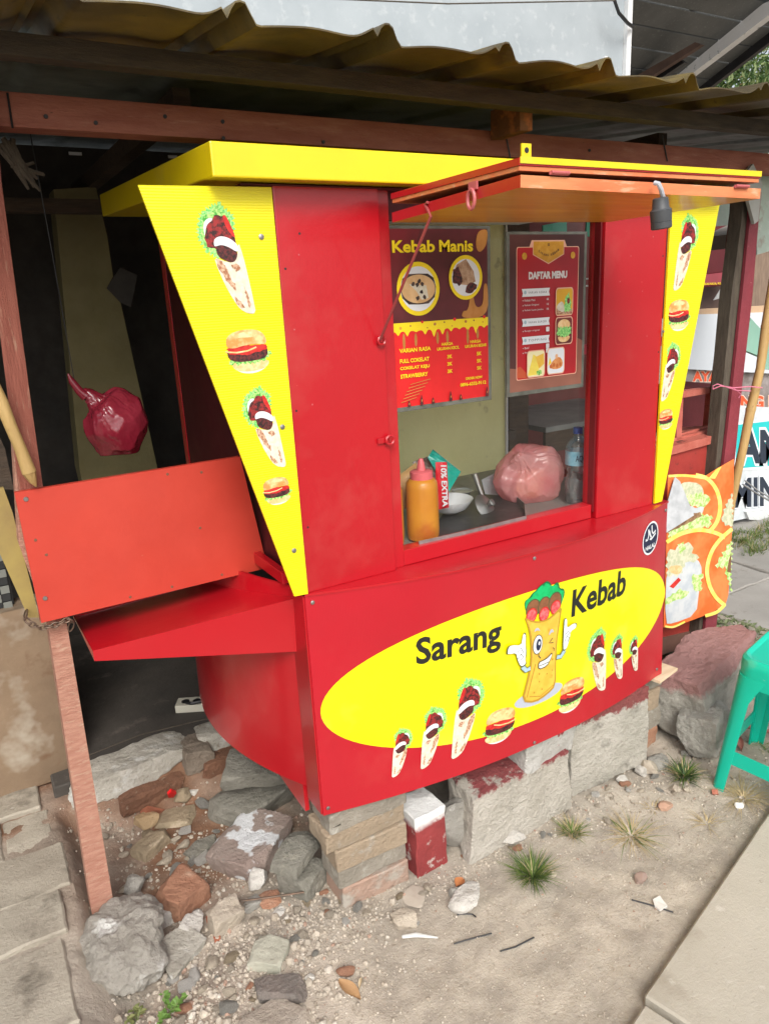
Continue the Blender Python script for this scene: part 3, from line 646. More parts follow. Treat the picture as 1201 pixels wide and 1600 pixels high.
# left lower flank: bulged sheet with corner strips
def flank(xs,sgn,name):
    mb=MB(); n=24; V=[]; F=[]; k=6
    for j in range(k+1):
        z=.345+.56*j/k
        for i in range(n+1):
            t=i/n; y=.07+.90*t; x=xs+sgn*.125*4*t*(1-t)*(1-.10*(j/k)); V.append((x,y,z))
    m=len(V); V+=[(p[0]-sgn*.006,p[1],p[2]) for p in V]
    for j in range(k):
        for i in range(n): a=j*(n+1)+i; F.append([a,a+1,a+n+2,a+n+1]); F.append([a+m,a+m+1,a+m+n+2,a+m+n+1])
    for i in range(n): F.append([i,i+1,i+1+m,i+m])
    mb.add(V,F,RED,True); mb.build(name,B)
flank(-.033,-1,'flank_panel'); flank(1.155,1,'flank_panel')
MB().bx(-.044,-.030,.004,.085,.312,.905,RED,.002).build('corner_strip',B)
MB().bx(1.165,1.18,.004,.085,.312,.905,RED,.002).build('corner_strip',B)
# bottom frame seen at the left corner
MB().bx(-.030,.0,.02,.95,.292,.318,RED,.002).build('chassis_rail',B)
MB().bx(1.1,1.14,.02,.95,.292,.318,RED,.002).build('chassis_rail',B)
MB().bx(0.0,1.1,.03,.06,.292,.316,RED,.002).build('chassis_rail',B)
MB().bx(0.0,1.1,.90,.93,.292,.316,RED,.002).build('chassis_rail',B)
m_fl=mat('black_underfloor',(.03,.03,.03),(.05,.045,.04),rough=.8,scale=6)
MB().bx(-.02,1.12,.062,.90,.318,.326,m_fl,0).build('floor_panel',B)
hm=MB(); hm.prism([(-.036,.10,.388),(-.036,.36,.300),(-.036,.36,.275),(-.036,.14,.262),(-.036,.10,.262)],(-.012,0,0),RED); hm.build('wheel_bracket',B)
# columns of the upper body
for a,b,nm in ((-.035,.205,'column'),(.880,1.115,'column')): MB().bx(a,b,0,.055,.911,1.775,RED,.003).build(nm,B)
# small screws/holes on the columns
def dots(l,y,name,m,r=.003):
    for x,yy in l:
        p=at(x,yy,Y=y); MB().lathe(p+Vector((0,-.0002,0)),[(r,.0010),(r*.8,0)],m,8,Matrix.Rotation(R3(-90),3,'X')).build(name,B)
dots(((446,420),(463,642),(481,824),(468,365),(1035,400),(1028,550)),0,'screw_hole',BLACKP,.0032)
dots(((467,398),(460,515),(488,632),(1020,370),(985,400),(968,440),(950,490),(947,510),(1010,525),(965,640),(1003,455)),0,'paint_chip',PINKM,.0022)
# window frame
MB().bx(.205,.236,.012,.05,.911,1.775,RED,.002).build('window_frame',B)
MB().bx(.874,.880,.03,.05,.911,1.775,RED,.001).build('window_frame',B)
MB().bx(.836+.036,.8795,.008,.03,.93,1.775,mat('dark_red_gap',(.13,.003,.006),None,rough=.4)).build('window_stop',B)
MB().bx(.236,.872,.012,.05,.912,.952,RED,.002).build('window_sill',B)
MB().bx(.236,.872,.03,.05,1.715,1.775,MAROON,.001).build('window_header',B)
gl=MB(); gl.bx(.238,.871,.036,.040,.950,1.716,GLASS,0); gl.build('glass_pane',B)
# yellow printed side boards
mbx=MB(); mbx.prism([(-.296,-.001,1.766),(-.040,-.001,1.769),(-.0345,-.001,.912),(-.068,-.001,.914)],(0,-.006,0),YELP,YEL); sb1=mbx.build('side_board',B)
mbx=MB(); mbx.prism([(1.118,-.001,1.766),(1.322,-.001,1.766),(1.150,-.001,.916),(1.1165,-.001,.914)],(0,-.006,0),YELP,YEL); sb2=mbx.build('side_board',B)
side=lambda u,v,off=0: Vector((u,-.007-off,v))
printed('kebab_print',sb1,place(KP,-.143,1.531,.215*.92,.208,rot=.06),side,.0004,.00012)
printed('burger_print',sb1,place(BP,-.124,1.418,.092,.086),side,.0004,.00012)
printed('kebab_print',sb1,place(KP,-.100,1.212,.182*.92,.177,rot=.05),side,.0004,.00012)
printed('burger_print',sb1,place(BP,-.089,1.134,.064,.060),side,.0004,.00012)
printed('kebab_print',sb2,place(KP,1.190,1.530,-.205*.95,.203,rot=-.02),side,.0004,.00012)
printed('burger_print',sb2,place(BP,1.172,1.420,.092,.086),side,.0004,.00012)
printed('kebab_print',sb2,place(KP,1.155,1.222,-.168*.92,.167,rot=-.02),side,.0004,.00012)
printed('burger_print',sb2,place(BP,1.143,1.138,.062,.060),side,.0004,.00012)
for x,y in ((408,370),(441,667),(459,860)):
    p=at(x,y,Y=-.007); MB().lathe(p+Vector((0,-.003,0)),[(.0055,.003),(.0055,.001),(.003,0)],STEEL,10,Matrix.Rotation(R3(-90),3,'X')).build('screw',sb1)
p=at(1035,518,Y=-.007); MB().lathe(p+Vector((0,-.003,0)),[(.004,.003),(.003,0)],STEEL,10,Matrix.Rotation(R3(-90),3,'X')).build('screw',sb2)
# backs of the body
MB().bx(-.035,.0,.86,.90,.905,1.775,RED,.002).build('rear_upright',B)
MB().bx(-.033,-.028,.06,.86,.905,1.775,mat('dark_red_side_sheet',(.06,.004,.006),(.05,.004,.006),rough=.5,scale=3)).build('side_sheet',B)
OY=.62
MB().bx(.0,1.055,OY,OY+.012,.93,1.775,OLIVE,0).build('back_panel',B)
MB().bx(1.055,1.062,OY-.01,OY+.014,.93,1.775,WHITEP,0).build('back_panel_edge',B)
MB().bx(-.028,1.115,.056,.90,.905,.930,mat('steel_counter',(.30,.30,.28),(.18,.18,.17),rough=.4,scale=5,metal=.3,spots=(((.16,.15,.14),12,.6,.75),))).build('counter_top',B)
# roof slab
rf=MB(); a=(-.177,-.055); zr=.045
V=[(-.172,-.055,1.776),(1.30,-.055,1.776),(1.34,.95,1.776+zr),(-.172,.96,1.776+zr)]
V+= [(x,y,z+.06) for x,y,z in V]
rf.add(V,[[3,2,1,0],[4,5,6,7],[0,1,5,4],[1,2,6,5],[2,3,7,6],[3,0,4,7]],YEL); ro=rf.build('roof',B)
bmx=ro.modifiers.new('soft','BEVEL'); bmx.width=.003; bmx.segments=2
MB().bx(-.10,1.2,.0,.03,1.772,1.7755,MAROON,0).build('roof_soffit',B)
MB().bx(.0,1.10,.056,.60,1.766,1.7745,WHITEP,0).build('bounce_panel',B)  # white panel added under the roof to bounce light into the booth
# awning: top board + folded flap, over the window
AX0,AX1=.2,.828; AY0,AY1=-.46,-.045
YR=YEL
aw=MB(); aw.bx(AX0,AX1,AY0+.002,-.058,1.7445,1.756,RED,.001); 
top=aw.build('awning_board',B)
MB().bx(AX0+.001,AX1,AY0,AY0+.0018,1.7475,1.7575,YEL,0).build('awning_edge_strip',B)
MB().bx(AX0+.002,AX1-.002,AY0+.004,-.06,1.737,1.7443,EDGE,.001).build('awning_layer',B)
fl=MB()
V=[(AX0,AY0-.001,1.711),(AX1-.001,AY0-.001,1.706),(AX1-.001,-.06,1.704),(AX0,-.06,1.700)]
T_=.019; V+=[(x,y,z+T_) for x,y,z in V]
fl.add(V,[[3,2,1,0]],UNDER); fl.add(V,[[4,5,6,7]],MAROON); fl.add(V,[[0,1,5,4]],EDGE); fl.add(V,[[1,2,6,5],[2,3,7,6]],EDGE); fl.add(V,[[3,0,4,7]],RED)
fo=fl.build('awning_flap',B)
for x,y in ((873,271),(1157,292)):
    p=at(x,y,Y=AY0-.003)
    h=MB(); h.box(p,(.042,.004,.006),PINKM,None,.0015); h.tube([p+Vector((-.02,-.003,.001)),p+Vector((.02,-.003,.001))],.0028,PINKM,8); h.build('hinge',B)
# U bracket on the roof front
p=at(829,247,Y=-.3)
p=Vector((.222,AY0+.01,1.757))
ub=MB(); ub.prism([p+Vector((-.010,0,0)),p+Vector((.010,0,0)),p+Vector((.010,0,.022)),p+Vector((-.010,0,.022))],(0,.003,0),YEL); ub.lathe(p+Vector((0,-.0006,.012)),[(.0045,.0005),(.0045,0)],BLACKP,10,Matrix.Rotation(R3(-90),3,'X')); ub.build('roof_bracket',B)
# hook + hasp
hk=MB()
pts=[at(x,y,X=.197) for x,y in ((668,316),(664,320),(668,328),(673,338))]
e0=pts[-1]; e1_=at(594,530,Y=-.012)
rod=[pts[0],pts[1],pts[2],e0]+[e0.lerp(e1_,k/6) for k in range(1,7)]
hk.tube(rod,.0030,mat('pink_rod',(.34,.06,.06),(.26,.045,.045),rough=.5),8); hk.build('stay_hook',B)
hs_=MB(); q=at(594,532,Y=-.004); hs_.tube([q+Vector((.009*math.cos(t),-.006,.009*math.sin(t))) for t in vlist(lambda i:i*math.pi/5,10)],.003,RED,6,True); hs_.lathe(q+Vector((0,-.001,0)),[(.006,0),(.004,.004)],RED,8,Matrix.Rotation(R3(90),3,'X')); hs_.build('ring_eye',B)
q=at(607,687,Y=-.004); h2=MB(); h2.tube([q+Vector((.010*math.cos(t),-.006,.010*math.sin(t))) for t in vlist(lambda i:i*math.pi/5,10)],.0035,RED,6,True); h2.box(q+Vector((-.02,-.001,0)),(.02,.004,.012),RED,None,.001); h2.build('ring_eye',B)
q=at(739,300,X=.198); h3=MB()
h3.tube([q+Vector((-.005,.010*math.cos(t),-.012+.016*math.sin(t))) for t in vlist(lambda i:i*math.pi/6,12)],.0035,PINKM,6,True); h3.box(q+Vector((0,0,.010)),(.004,.024,.014),PINKM,None,.001); h3.build('ring_latch',B)
# left tray
tr=MB(); 
V=[Vector(p) for p in ((-.485,.40,.862),(-.485,.145,.789),(-.040,.088,.724),(-.040,.088,.882),(-.040,.42,.930),(-.485,.40,.845))]
tray=MB()
C_=at(466,1018,X=-.04); D_=at(461,935,X=-.04); E_=at(385,893,X=-.04); Mid=at(145,1017,Y=.16)
def onplane(x,y,p0,p1,p2):
    n_=(p1-p0).cross(p2-p0); d=at(x,y,Y=CAM.y+1)-CAM; return CAM+d*((p0-CAM).dot(n_)/d.dot(n_))
Bt=onplane(148,1033,C_,D_,Mid); A_=onplane(115,965,Mid,D_,E_); F_=Vector((-.04,.40,C_.z)); G_=Vector((A_.x,A_.y,Bt.z))
tray.add([A_,Mid,D_,E_],[[0,1,2,3]],RED); tray.add([Mid,Bt,C_,D_],[[0,1,2,3]],RED); tray.add([A_,Mid,Bt,G_],[[0,1,2,3]],RED); tray.add([Bt,C_,F_,G_],[[0,1,2,3]],RED); tray.add([A_,E_,F_,G_],[[0,1,2,3]],RED)
tray.build('side_tray',B)
rl=MB(); a1=at(385,882,Y=.40); a2=at(450,928,Y=.075)
rl.bx(-.062,-.044,.075,.40,.915,.945,RED,.002); rl.build('tray_rail',B)
# ================================================================ ORANGE BOARD on the left
bd=MB(); bd.prism([P(22,768,.27),P(64,970,.27),P(415,885,.27),P(372,712,.27)],(0,-.014,0),ORANGE); 
BO=thing('red_board','orange-red plank screwed across the shed opening left of the booth','board',at(240,900,Y=.27))
bd.build('plank',BO)
for x,y in ((41,780),(71,935)): 
    p=at(x,y,Y=.255); MB().lathe(p+Vector((0,-.0015,0)),[(.0055,.002),(.0045,0)],STEEL,10,Matrix.Rotation(R3(-90),3,'X')).build('screw',BO)
for x,y in ((56,844),(73,867),(262,741),(315,738),(313,825),(347,898),(269,917),(204,933)):
    p=at(x,y,Y=.2555); MB().lathe(p+Vector((0,-.0004,0)),[(.0035,.001),(.003,0)],mat('bare_hole',(.16,.07,.04),None,rough=.8),8,Matrix.Rotation(R3(-90),3,'X')).build('screw_hole',BO)
# chain round the post
ch=thing('chain','rusty chain looped round the left post under the red board','chain',at(90,975,Y=.26))
cp_=[at(x,y,Y=yy) for x,y,yy in ((41,955,.33),(40,966,.27),(47,974,.262),(55,978,.262),(63,981,.262),(72,980,.262),(82,978,.262),(91,975,.262),(100,970,.262),(108,968,.262),(113,972,.27),(110,984,.28))]
for i in range(len(cp_)-1):
    a,b=cp_[i],cp_[i+1]; d=(b-a); L_=d.length; d.normalize(); up=Vector((0,0,1)) if i%2 else Vector((0,-1,0)); s_=d.cross(up).normalized()
    k=[ (a+b)/2 + d*(L_*.72)*math.cos(t)+s_*.0058*math.sin(t) for t in vlist(lambda q:q*math.pi/5,10)]
    MB().tube(k,.0019,RUST,6,True).build('link',ch)

# ================================================================ POSTERS
def rrect(x0,y0,x1,y1,r):
    o=[]
    for cx,cy,a in ((x1-r,y0+r,-90),(x1-r,y1-r,0),(x0+r,y1-r,90),(x0+r,y0+r,180)):
        for k in range(5): t=R3(a+k*22.5); o.append((cx+r*math.cos(t),cy+r*math.sin(t)))
    return o
def poster(name,label,x0,x1,z0,z1,items,shear=0):
    t=thing(name,label,'poster',((x0+x1)/2,.030,z0))
    lam=MB(); lam.bx(x0-.010,x1+.010,.0315,.0345,z0-.011,z1+.007,mat('clear_laminate',(.10,.105,.09),(.17,.175,.15),rough=.2,scale=20)); lam.build('laminate_border',t)
    mp_=lambda u,v,off: Vector((x0+u*(x1-x0)+0,.0314-off,z0+v*(z1-z0)))
    printed('print',t,items,mp_,.0002,.00006)
    return t
I_GLARE=ink('gloss_maroon',(.11,.018,.024),(.15,.03,.035),12)
I_PRED=ink('poster_red',(.70,.012,.014),(.62,.01,.01),9); I_PLATE=ink('plate_white',(.74,.78,.82)); I_WOODP=ink('wood_plate',(.72,.48,.24),(.62,.38,.17),40)
I_BLK2=ink('dark_photo',(.03,.02,.02),(.08,.05,.04),60)
def drip(x0,x1,y,n,amp,seed):
    rn=random.Random(seed); o=[]
    xs=[x0+(x1-x0)*i/(n*8) for i in range(n*8+1)]
    dl=[rn.uniform(.25,1)*(1.9 if rn.random()<.3 else 1) for _ in range(n+1)]
    for i,x in enumerate(xs):
        ph=i%8; k=i//8; d=math.exp(-((ph-4)/1.6)**2)*dl[min(k,n)]; o.append((x,y-amp*d))
    return o
def poster1():
    px=lambda x,y:((x-52)/790,(1545-y*1.0)/1475)
    it=[([(0,0),(1,0),(1,1),(0,1)],I_POSTB),([(0,0),(1,0),(1,.485),(0,.485)],I_PRED)]
    it.append(([(0,.70),(.16,.74),(.30,1),(0,1)],ink('maroon_sheen',(.17,.012,.018),(.11,.012,.015),6)))
    dr=[(0,.487)]+[(1,.487)]+drip(0,1,.438,11,.028,4)[::-1]; it.append((dr,I_YEL))
    for k,(x,l) in enumerate(((.10,.09),(.22,.07),(.445,.065),(.55,.07),(.77,.085),(.88,.055))): it.append((circ(x,.41-l*.35,.014,l*.55,14),I_CAR))
    for x,y,r,m in ((.07,.458,.014,I_GOLD),(.17,.467,.009,I_CAR),(.29,.485,.013,I_PRED),(.42,.468,.014,I_CAR),(.52,.475,.008,I_BROWN),(.63,.488,.016,I_PRED),(.75,.47,.014,I_CAR),(.84,.473,.008,I_BROWN),(.955,.49,.016,I_PRED),(.34,.45,.007,I_CAR),(.6,.45,.008,I_GOLD),(.94,.46,.008,I_GOLD)): it.append((circ(x,y,r,r*.62,10),m))
    it.append((smooth2([(.70,.487),(.72,.535),(.77,.53),(.80,.60),(.79,.66),(.83,.66),(.85,.56),(.90,.545),(.945,.57),(.95,.65),(.96,.69),(1,.68),(1,.487)],2),I_CAR))
    it.append((smooth2([(.90,.99),(.87,.93),(.88,.88),(.92,.865),(.98,.90),(1,.95),(1,1)],2),I_CAR))
    it.append(T('Kebab',.02,.872,.42,.066,I_YEL,bold=.03)); it.append(T('Manis',.485,.872,.355,.066,I_YEL,bold=.03))
    # left photo
    it.append((circ(.262,.672,.215,.150,40),I_YEL)); it.append((circ(.262,.672,.178,.125,36),I_PLATE))
    def clipc(P,cx,cy,rx,ry):
        o=[]
        for x,y in P:
            dx,dy=(x-cx)/rx,(y-cy)/ry; d=math.hypot(dx,dy)
            if d>1: dx/=d; dy/=d
            o.append((cx+dx*rx,cy+dy*ry))
        return o
    it.append((clipc([(.08,.74),(.16,.755),(.262,.757),(.36,.755),(.44,.74),(.45,.68),(.44,.62),(.36,.588),(.262,.585),(.16,.588),(.08,.62),(.06,.68)],.262,.672,.178,.125),I_BLK2))
    it.append((circ(.262,.672,.170,.080,30),I_WOODP)); it.append(([(.17,.70),(.34,.69),(.36,.62),(.29,.61),(.24,.66)],I_CREAM))
    for x,y in ((.21,.70),(.25,.695),(.30,.70),(.29,.655),(.25,.62),(.32,.625),(.27,.715)): it.append((rag(circ(x,y,.018,.012,10),.004,.01,int(x*100)),I_BLK2))
    # right photo
    it.append((circ(.755,.725,.180,.128,40),I_YEL)); it.append((circ(.755,.725,.150,.106,36),I_PLATE))
    it.append((clipc([(.66,.80),(.76,.83),(.84,.76),(.86,.70),(.78,.68),(.66,.69),(.61,.73)],.755,.725,.150,.106),ink('brown_wrap',(.32,.18,.10),(.52,.36,.24),60)))
    it.append((rag(clipc([(.62,.77),(.68,.79),(.72,.70),(.68,.68),(.61,.70)],.755,.725,.150,.106),.006,.02,3),I_MEATD)); it.append((rag([(.76,.67),(.80,.695),(.88,.68),(.87,.655),(.80,.632),(.75,.64)],.006,.02,4),I_MEATD))
    # table
    def tx(s,x,y,wd,h,b=.03): it.append(T(s,x,y,wd,h,I_YEL,bold=b))
    tx('VARIAN RASA',.045,.318,.32,.024); tx('HARGA',.48,.338,.12,.018); tx('UKURAN KECIL',.43,.312,.24,.018); tx('HARGA',.79,.338,.12,.018); tx('UKURAN BESAR',.73,.312,.245,.018)
    for i,(s,wd) in enumerate((('FULL COKELAT',.30),('COKELAT KEJU',.30),('STRAWBERRY',.28))):
        y=.258-.044*i; tx(s,.045,y,wd,.024); tx('3K',.535,y+.002,.055,.022); tx('5K',.86,y+.002,.055,.022)
    tx('ORDER NOW',.73,.118,.19,.016); tx('0896-6332-9112',.67,.080,.29,.022)
    for k in range(6): it.append((line2([(.04+.02*k,.03+.02*k),(.20+.03*k,.05+.02*k)],.004),I_CAR))
    for k,x in enumerate((.12,.25,.37,.56,.67,.97)):
        h=.05 if k%2 else .03
        it.append((smooth2([(x-.02,0),(x-.012,h*.6),(x,h*1.4),(x+.012,h*.6),(x+.02,0)],1),I_POSTB)); it.append((circ(x+.002,h*.55,.005,.008,8),I_CAR))
    return it
poster('sweet_kebab_poster','laminated red and brown Kebab Manis price poster on the left half of the window',.246,.519,1.300,1.697,poster1())
I_MENR=ink('menu_red',(.33,.008,.016),(.50,.010,.016),3); I_MENB=ink('menu_brown',(.05,.014,.014),(.10,.03,.026),3,contrast=(.35,.65)); I_MENBL=ink('menu_tan',(.24,.09,.06),(.30,.12,.08),8)
I_WP=ink('soft_white',(.72,.70,.70)); I_PEACH=ink('peach_line',(.80,.45,.32))
def poster2():
    it=[([(0,0),(1,0),(1,1),(0,1)],I_MENB),([(0,0),(1,0),(1,.30),(.93,.32),(.5,.12),(0,.16)],I_MENBL)]
    it.append((rrect(.085,.075,.925,.925,.02),I_PEACH)); it.append((rrect(.093,.080,.917,.920,.018),I_MENR))
    it.append(([(.095,.09),(.095,.16),(.14,.165),(.24,.105),(.24,.085)],ink('orange_corner',(.55,.09,.03))))
    it.append(([(.28,.965),(.72,.965),(.75,.925),(.25,.925)],I_PEACH))
    it.append(([(.295,.962),(.715,.962),(.715,.875),(.505,.815),(.295,.875)],I_PEACH)); it.append(([(.303,.957),(.707,.957),(.707,.878),(.505,.822),(.303,.878)],I_GOLD))
    arc='SARANG KEBAB'; rn=0
    for i,ch_ in enumerate(arc):
        if ch_==' ': continue
        a=(i-5.5)/5.5; x=.505+a*.13-.008; y=.865+.028*a*a
        it.append(T(ch_,x,y,.017,.015,I_MENB,bold=.02,rot=a*.35))
    it.append(T('&',.49,.928,.03,.018,I_MENB))
    for x in (.185,.835): it.append((circ(x,.868,.032,.022,20),I_GOLD))
    it.append(T('DAFTAR MENU',.240,.722,.52,.048,I_WP,bold=.06))
    def ribbon(y,s):
        it.append(([(.155,y),(.165,y+.022),(.15,y+.05),(.525,y+.05),(.512,y+.026),(.525,y)],I_PLATE)); it.append(T(s,.235,y+.018,.245,.014,I_NAVY,spacing=1.3))
        it.append((circ(.195,y+.027,.018,.012,12),I_BLUE))
    def row(y,s,wd,pr=None,box=False):
        it.append((circ(.165,y+.006,.005,.0035,8),I_WP)); it.append(T(s,.185,y,wd,.014,I_WP))
        if pr: it.append(T(pr,.48,y+.001,.032,.014,I_WP,bold=.02))
        if box: it.append((rrect(.475,y-.006,.52,y+.024,.006),I_WP))
    ribbon(.615,'VARIAN KEBAB'); row(.585,'Kebab Mini',.14,'6K'); row(.553,'Kebab Original',.19,'11K'); row(.521,'Kebab Super Jumbo',.25,'15K')
    ribbon(.425,'VARIAN BURGER'); row(.388,'Burger original',.20,None,True)
    ribbon(.308,'TOPPING'); row(.278,'Beef',.06,None,True); row(.247,'Keju',.05,None,True)
    def photo(x0,y0,x1,y1,bgm,fg):
        it.append((rrect(x0,y0,x1,y1,.03),I_PEACH)); it.append((rrect(x0+.01,y0+.007,x1-.01,y1-.007,.026),bgm)); it.extend(fg)
    photo(.60,.478,.845,.662,ink('photo_mustard',(.72,.40,.02),(.62,.32,.02),10),[([(.612,.487),(.833,.487),(.833,.52),(.612,.53)],I_CHAR),(rag([(.70,.50),(.74,.60),(.78,.63),(.81,.56),(.82,.51)],.008,.02,3,True),I_LET2),(smooth2([(.615,.55),(.70,.58),(.73,.51),(.70,.50),(.62,.52)],1),I_CREAM),(rag(circ(.78,.575,.02,.022,12),.004,.01,4),I_MEAT)])
    photo(.60,.285,.845,.47,ink('photo_dark',(.12,.02,.02),(.2,.03,.02),10),[(smooth2([(.63,.40),(.64,.44),(.72,.458),(.80,.44),(.815,.40),(.72,.395)],2),I_BUNL),(rag([(.62,.36),(.63,.40),(.72,.405),(.82,.395),(.825,.355),(.72,.33)],.008,.02,5,True),I_LET2),(smooth2([(.63,.345),(.72,.33),(.815,.345),(.79,.31),(.72,.298),(.65,.31)],2),I_BUNL)])
    photo(.215,.085,.46,.265,ink('photo_cream',(.82,.76,.42),(.85,.78,.5),20),[([(.225,.10),(.30,.24),(.40,.20),(.36,.10)],ink('cheese',(.85,.70,.10),(.80,.62,.1),30)),([(.33,.22),(.44,.24),(.45,.17),(.38,.14)],ink('cheese_deep',(.78,.42,.04),(.8,.5,.06),30)),(rag(circ(.38,.115,.035,.018,12),.006,.02,6),I_LET)])
    photo(.49,.090,.735,.270,I_PLATE,[(smooth2([(.51,.14),(.58,.19),(.66,.21),(.715,.17),(.70,.13),(.6,.12)],1),ink('sausage',(.62,.20,.05),(.75,.34,.12),50)),(circ(.62,.21,.02,.016,12),ink('sausage2',(.78,.45,.25))),([(.505,.15),(.525,.21),(.55,.17)],I_YEL)]+[(circ(.54+.045*k,.145+.008*(k%2),.018,.014,10),ink('sausage3',(.55,.14,.03))) for k in range(4)])
    return it
poster('menu_poster','laminated dark red DAFTAR MENU poster hung on the right half of the window',.588,.838,1.300,1.684,poster2())

# ================================================================ THINGS INSIDE THE BOOTH
BOTO=mat('orange_sauce_plastic',(.80,.36,.035),(.70,.26,.02),rough=.35,scale=7,coat=.2,tl=.25,spots=(((.62,.16,.02),5,.5,.62),))
bt=thing('sauce_bottle','orange squeeze bottle with pink nozzle cap standing behind the glass','bottle',(.355,.12,.93))
c0=Vector((.362,.115,.931))
MB().lathe(c0,[(.036,0),(.041,.004),(.043,.03),(.042,.14),(.0405,.155),(.034,.163),(.030,.165)],BOTO,28).build('body',bt)
pk=mat('pink_plastic',(.72,.14,.16),(.66,.11,.13),rough=.4)
MB().lathe(c0+Vector((0,0,.165)),[(.030,0),(.030,.018),(.027,.020),(.012,.022),(.008,.045),(.005,.052)],pk,24).build('cap',bt)
b2=thing('sauce_bottle','orange squeeze bottle half hidden behind the left window frame','bottle',(.27,.12,.93))
c1=Vector((.262,.13,.931)); MB().lathe(c1,[(.036,0),(.041,.004),(.043,.03),(.042,.145),(.036,.16),(.03,.162)],BOTO,24).build('body',b2)
# snack packets
def crumple(pts,off,m,name,seed,n=14,amp=.006):
    """soft packet filling a quad of 3-D corner points, with folds"""
    a,b,c,d=[Vector(p) for p in pts]; V=[];F=[]; nrm=(b-a).cross(d-a).normalized()
    for sd_ in (0,1):
        for j in range(n+1):
            for i in range(n+1):
                u=i/n;v=j/n; p=(a.lerp(b,u)).lerp(d.lerp(c,u),v); puff=math.sin(math.pi*u)**.6*math.sin(math.pi*v)**.6
                w_=noise.noise(Vector((u*5+seed,v*5,sd_*3)))*amp*1.5+noise.noise(Vector((u*14+seed,v*14,sd_)))*amp*.5
                V.append(p+nrm*((off*puff+w_*puff)*(1 if sd_ else -1)))
    k=(n+1)**2
    for sd_ in (0,1):
        for j in range(n):
            for i in range(n): q=sd_*k+j*(n+1)+i; F.append([q,q+1,q+n+2,q+n+1] if sd_ else [q,q+n+1,q+n+2,q+1])
    mb=MB(); mb.add(V,F,m,True); return mb
PT=lambda x,y,Yv=.2: at(x,y,Y=Yv)
tag(crumple([PT(668,715,.24),PT(676,702,.25),PT(720,737,.22),PT(700,770,.21)],.012,mat('teal_foil',(.0,.30,.22),(.01,.42,.33),rough=.25,scale=10,coat=.4),'p',1).build('snack_packet'),'teal foil snack packet leaning at the top of the packet heap','packet')
tag(crumple([PT(680,722,.17),PT(698,722,.17),PT(701,793,.17),PT(681,797,.17)],.012,mat('red_foil',(.70,.012,.03),(.62,.01,.02),rough=.3,scale=9,coat=.3),'p',2).build('extra_packet'),'red foil packet reading 10% EXTRA beside the orange bottle','packet')
ex=[T('10% EXTRA',0,0,1,1,I_WHITE,bold=.03)]
def exm(u,v,off): 
    a=at(688,727,Y=.153); b=at(691,792,Y=.153); n_=at(697,727,Y=.153)
    return a+(b-a)*u+(n_-a)*v
eo=bpy.data.objects['extra_packet']; printed('lettering',eo,ex,exm)
tag(crumple([PT(616,748,.2),PT(650,722,.22),PT(664,760,.2),PT(628,800,.19)],.02,mat('brown_foil',(.42,.20,.07),(.55,.33,.14),rough=.3,scale=14,coat=.3),'p',3).build('snack_packet'),'brown and orange foil snack packet behind the squeeze bottle','packet')
tag(crumple([PT(643,722,.26),PT(672,712,.26),PT(690,740,.25),PT(668,765,.25)],.016,mat('dark_foil',(.10,.05,.035),(.35,.28,.24),rough=.3,scale=18,coat=.3),'p',4).build('snack_packet'),'dark crinkled foil packet under the teal packet','packet')
def bowl(cx,m):
    p=cx
    return MB().lathe(p,[(.025,0),(.05,.012),(.066,.035),(.069,.040),(.064,.037),(.047,.016),(.02,.006)],m,28)
tag(bowl(at(702,800,Z=.945),mat('white_ceramic',(.75,.76,.78),(.7,.71,.73),rough=.25)).build('bowl'),'white ceramic bowl behind the snack packets','bowl')
# griddle tray with aluminium edge
g=thing('griddle_tray','black griddle tray with aluminium rim inside the window','tray',(.55,.2,.93))
gm=mat('black_griddle',(.02,.02,.022),(.035,.035,.035),rough=.35,scale=9,spots=(((.10,.09,.08),14,.62,.75),))
gf=[at(x,y,Z=.950) for x,y in ((655,852),(727,836),(822,812),(820,792),(795,770),(742,762),(700,785))]
ff=MB(); ff.prism([(p.x,p.y,.934) for p in gf],(0,0,.006),gm); ff.build('plate',g)
for i,(a,b) in enumerate(((0,1),(1,2),(2,3),(3,4))):
    e=MB(); A1=Vector((gf[a].x,gf[a].y,.934)); B1=Vector((gf[b].x,gf[b].y,.934)); e.prism([A1,B1,B1+Vector((0,0,.026)),A1+Vector((0,0,.026))],(0,.004,0),ALU); e.build('rim',g)
ld=thing('pan_lid','round metal lid with knob resting on the griddle tray','lid',(.60,.17,.95))
lc=at(757,792,Y=.19); lr=Matrix.Rotation(R3(28),3,'Y')@Matrix.Rotation(R3(50),3,'X')
MB().lathe(lc,[(.0405,0),(.040,.002),(.025,.010),(.008,.013)],STEEL,28,lr).build('disc',ld)
MB().lathe(lc+lr@Vector((0,0,.013)),[(.006,0),(.006,.006),(.011,.010),(.011,.018),(.006,.021)],STEEL,16,lr).build('knob',ld)
sp=MB(); sp.tube([at(741,740,Y=.26),at(748,762,Y=.25),at(757,785,Y=.235)],[.008,.007,.006],STEEL,8); tag(sp.build('spatula'),'steel spatula handle leaning behind the round lid','spatula')
bw=MB(); bw.lathe(at(722,772,Y=.30),[(.02,0),(.03,.01),(.034,.012),(.03,.008)],mat('smoky_glass',(.25,.27,.26),(.3,.3,.3),rough=.2,coat=.5),20); tag(bw.build('saucer'),'small smoky glass saucer beside the spatula','saucer')
cl_=MB(); cl_.prism([at(752,750,Y=.32),at(775,738,Y=.32),at(790,748,Y=.32),at(792,775,Y=.3),at(758,772,Y=.3)],(0,.003,0),mat('grey_paper',(.36,.38,.40),(.30,.32,.34),rough=.6,scale=10)); tag(cl_.build('plastic_sheet'),'grey translucent plastic sheet behind the pink bag','sheet')
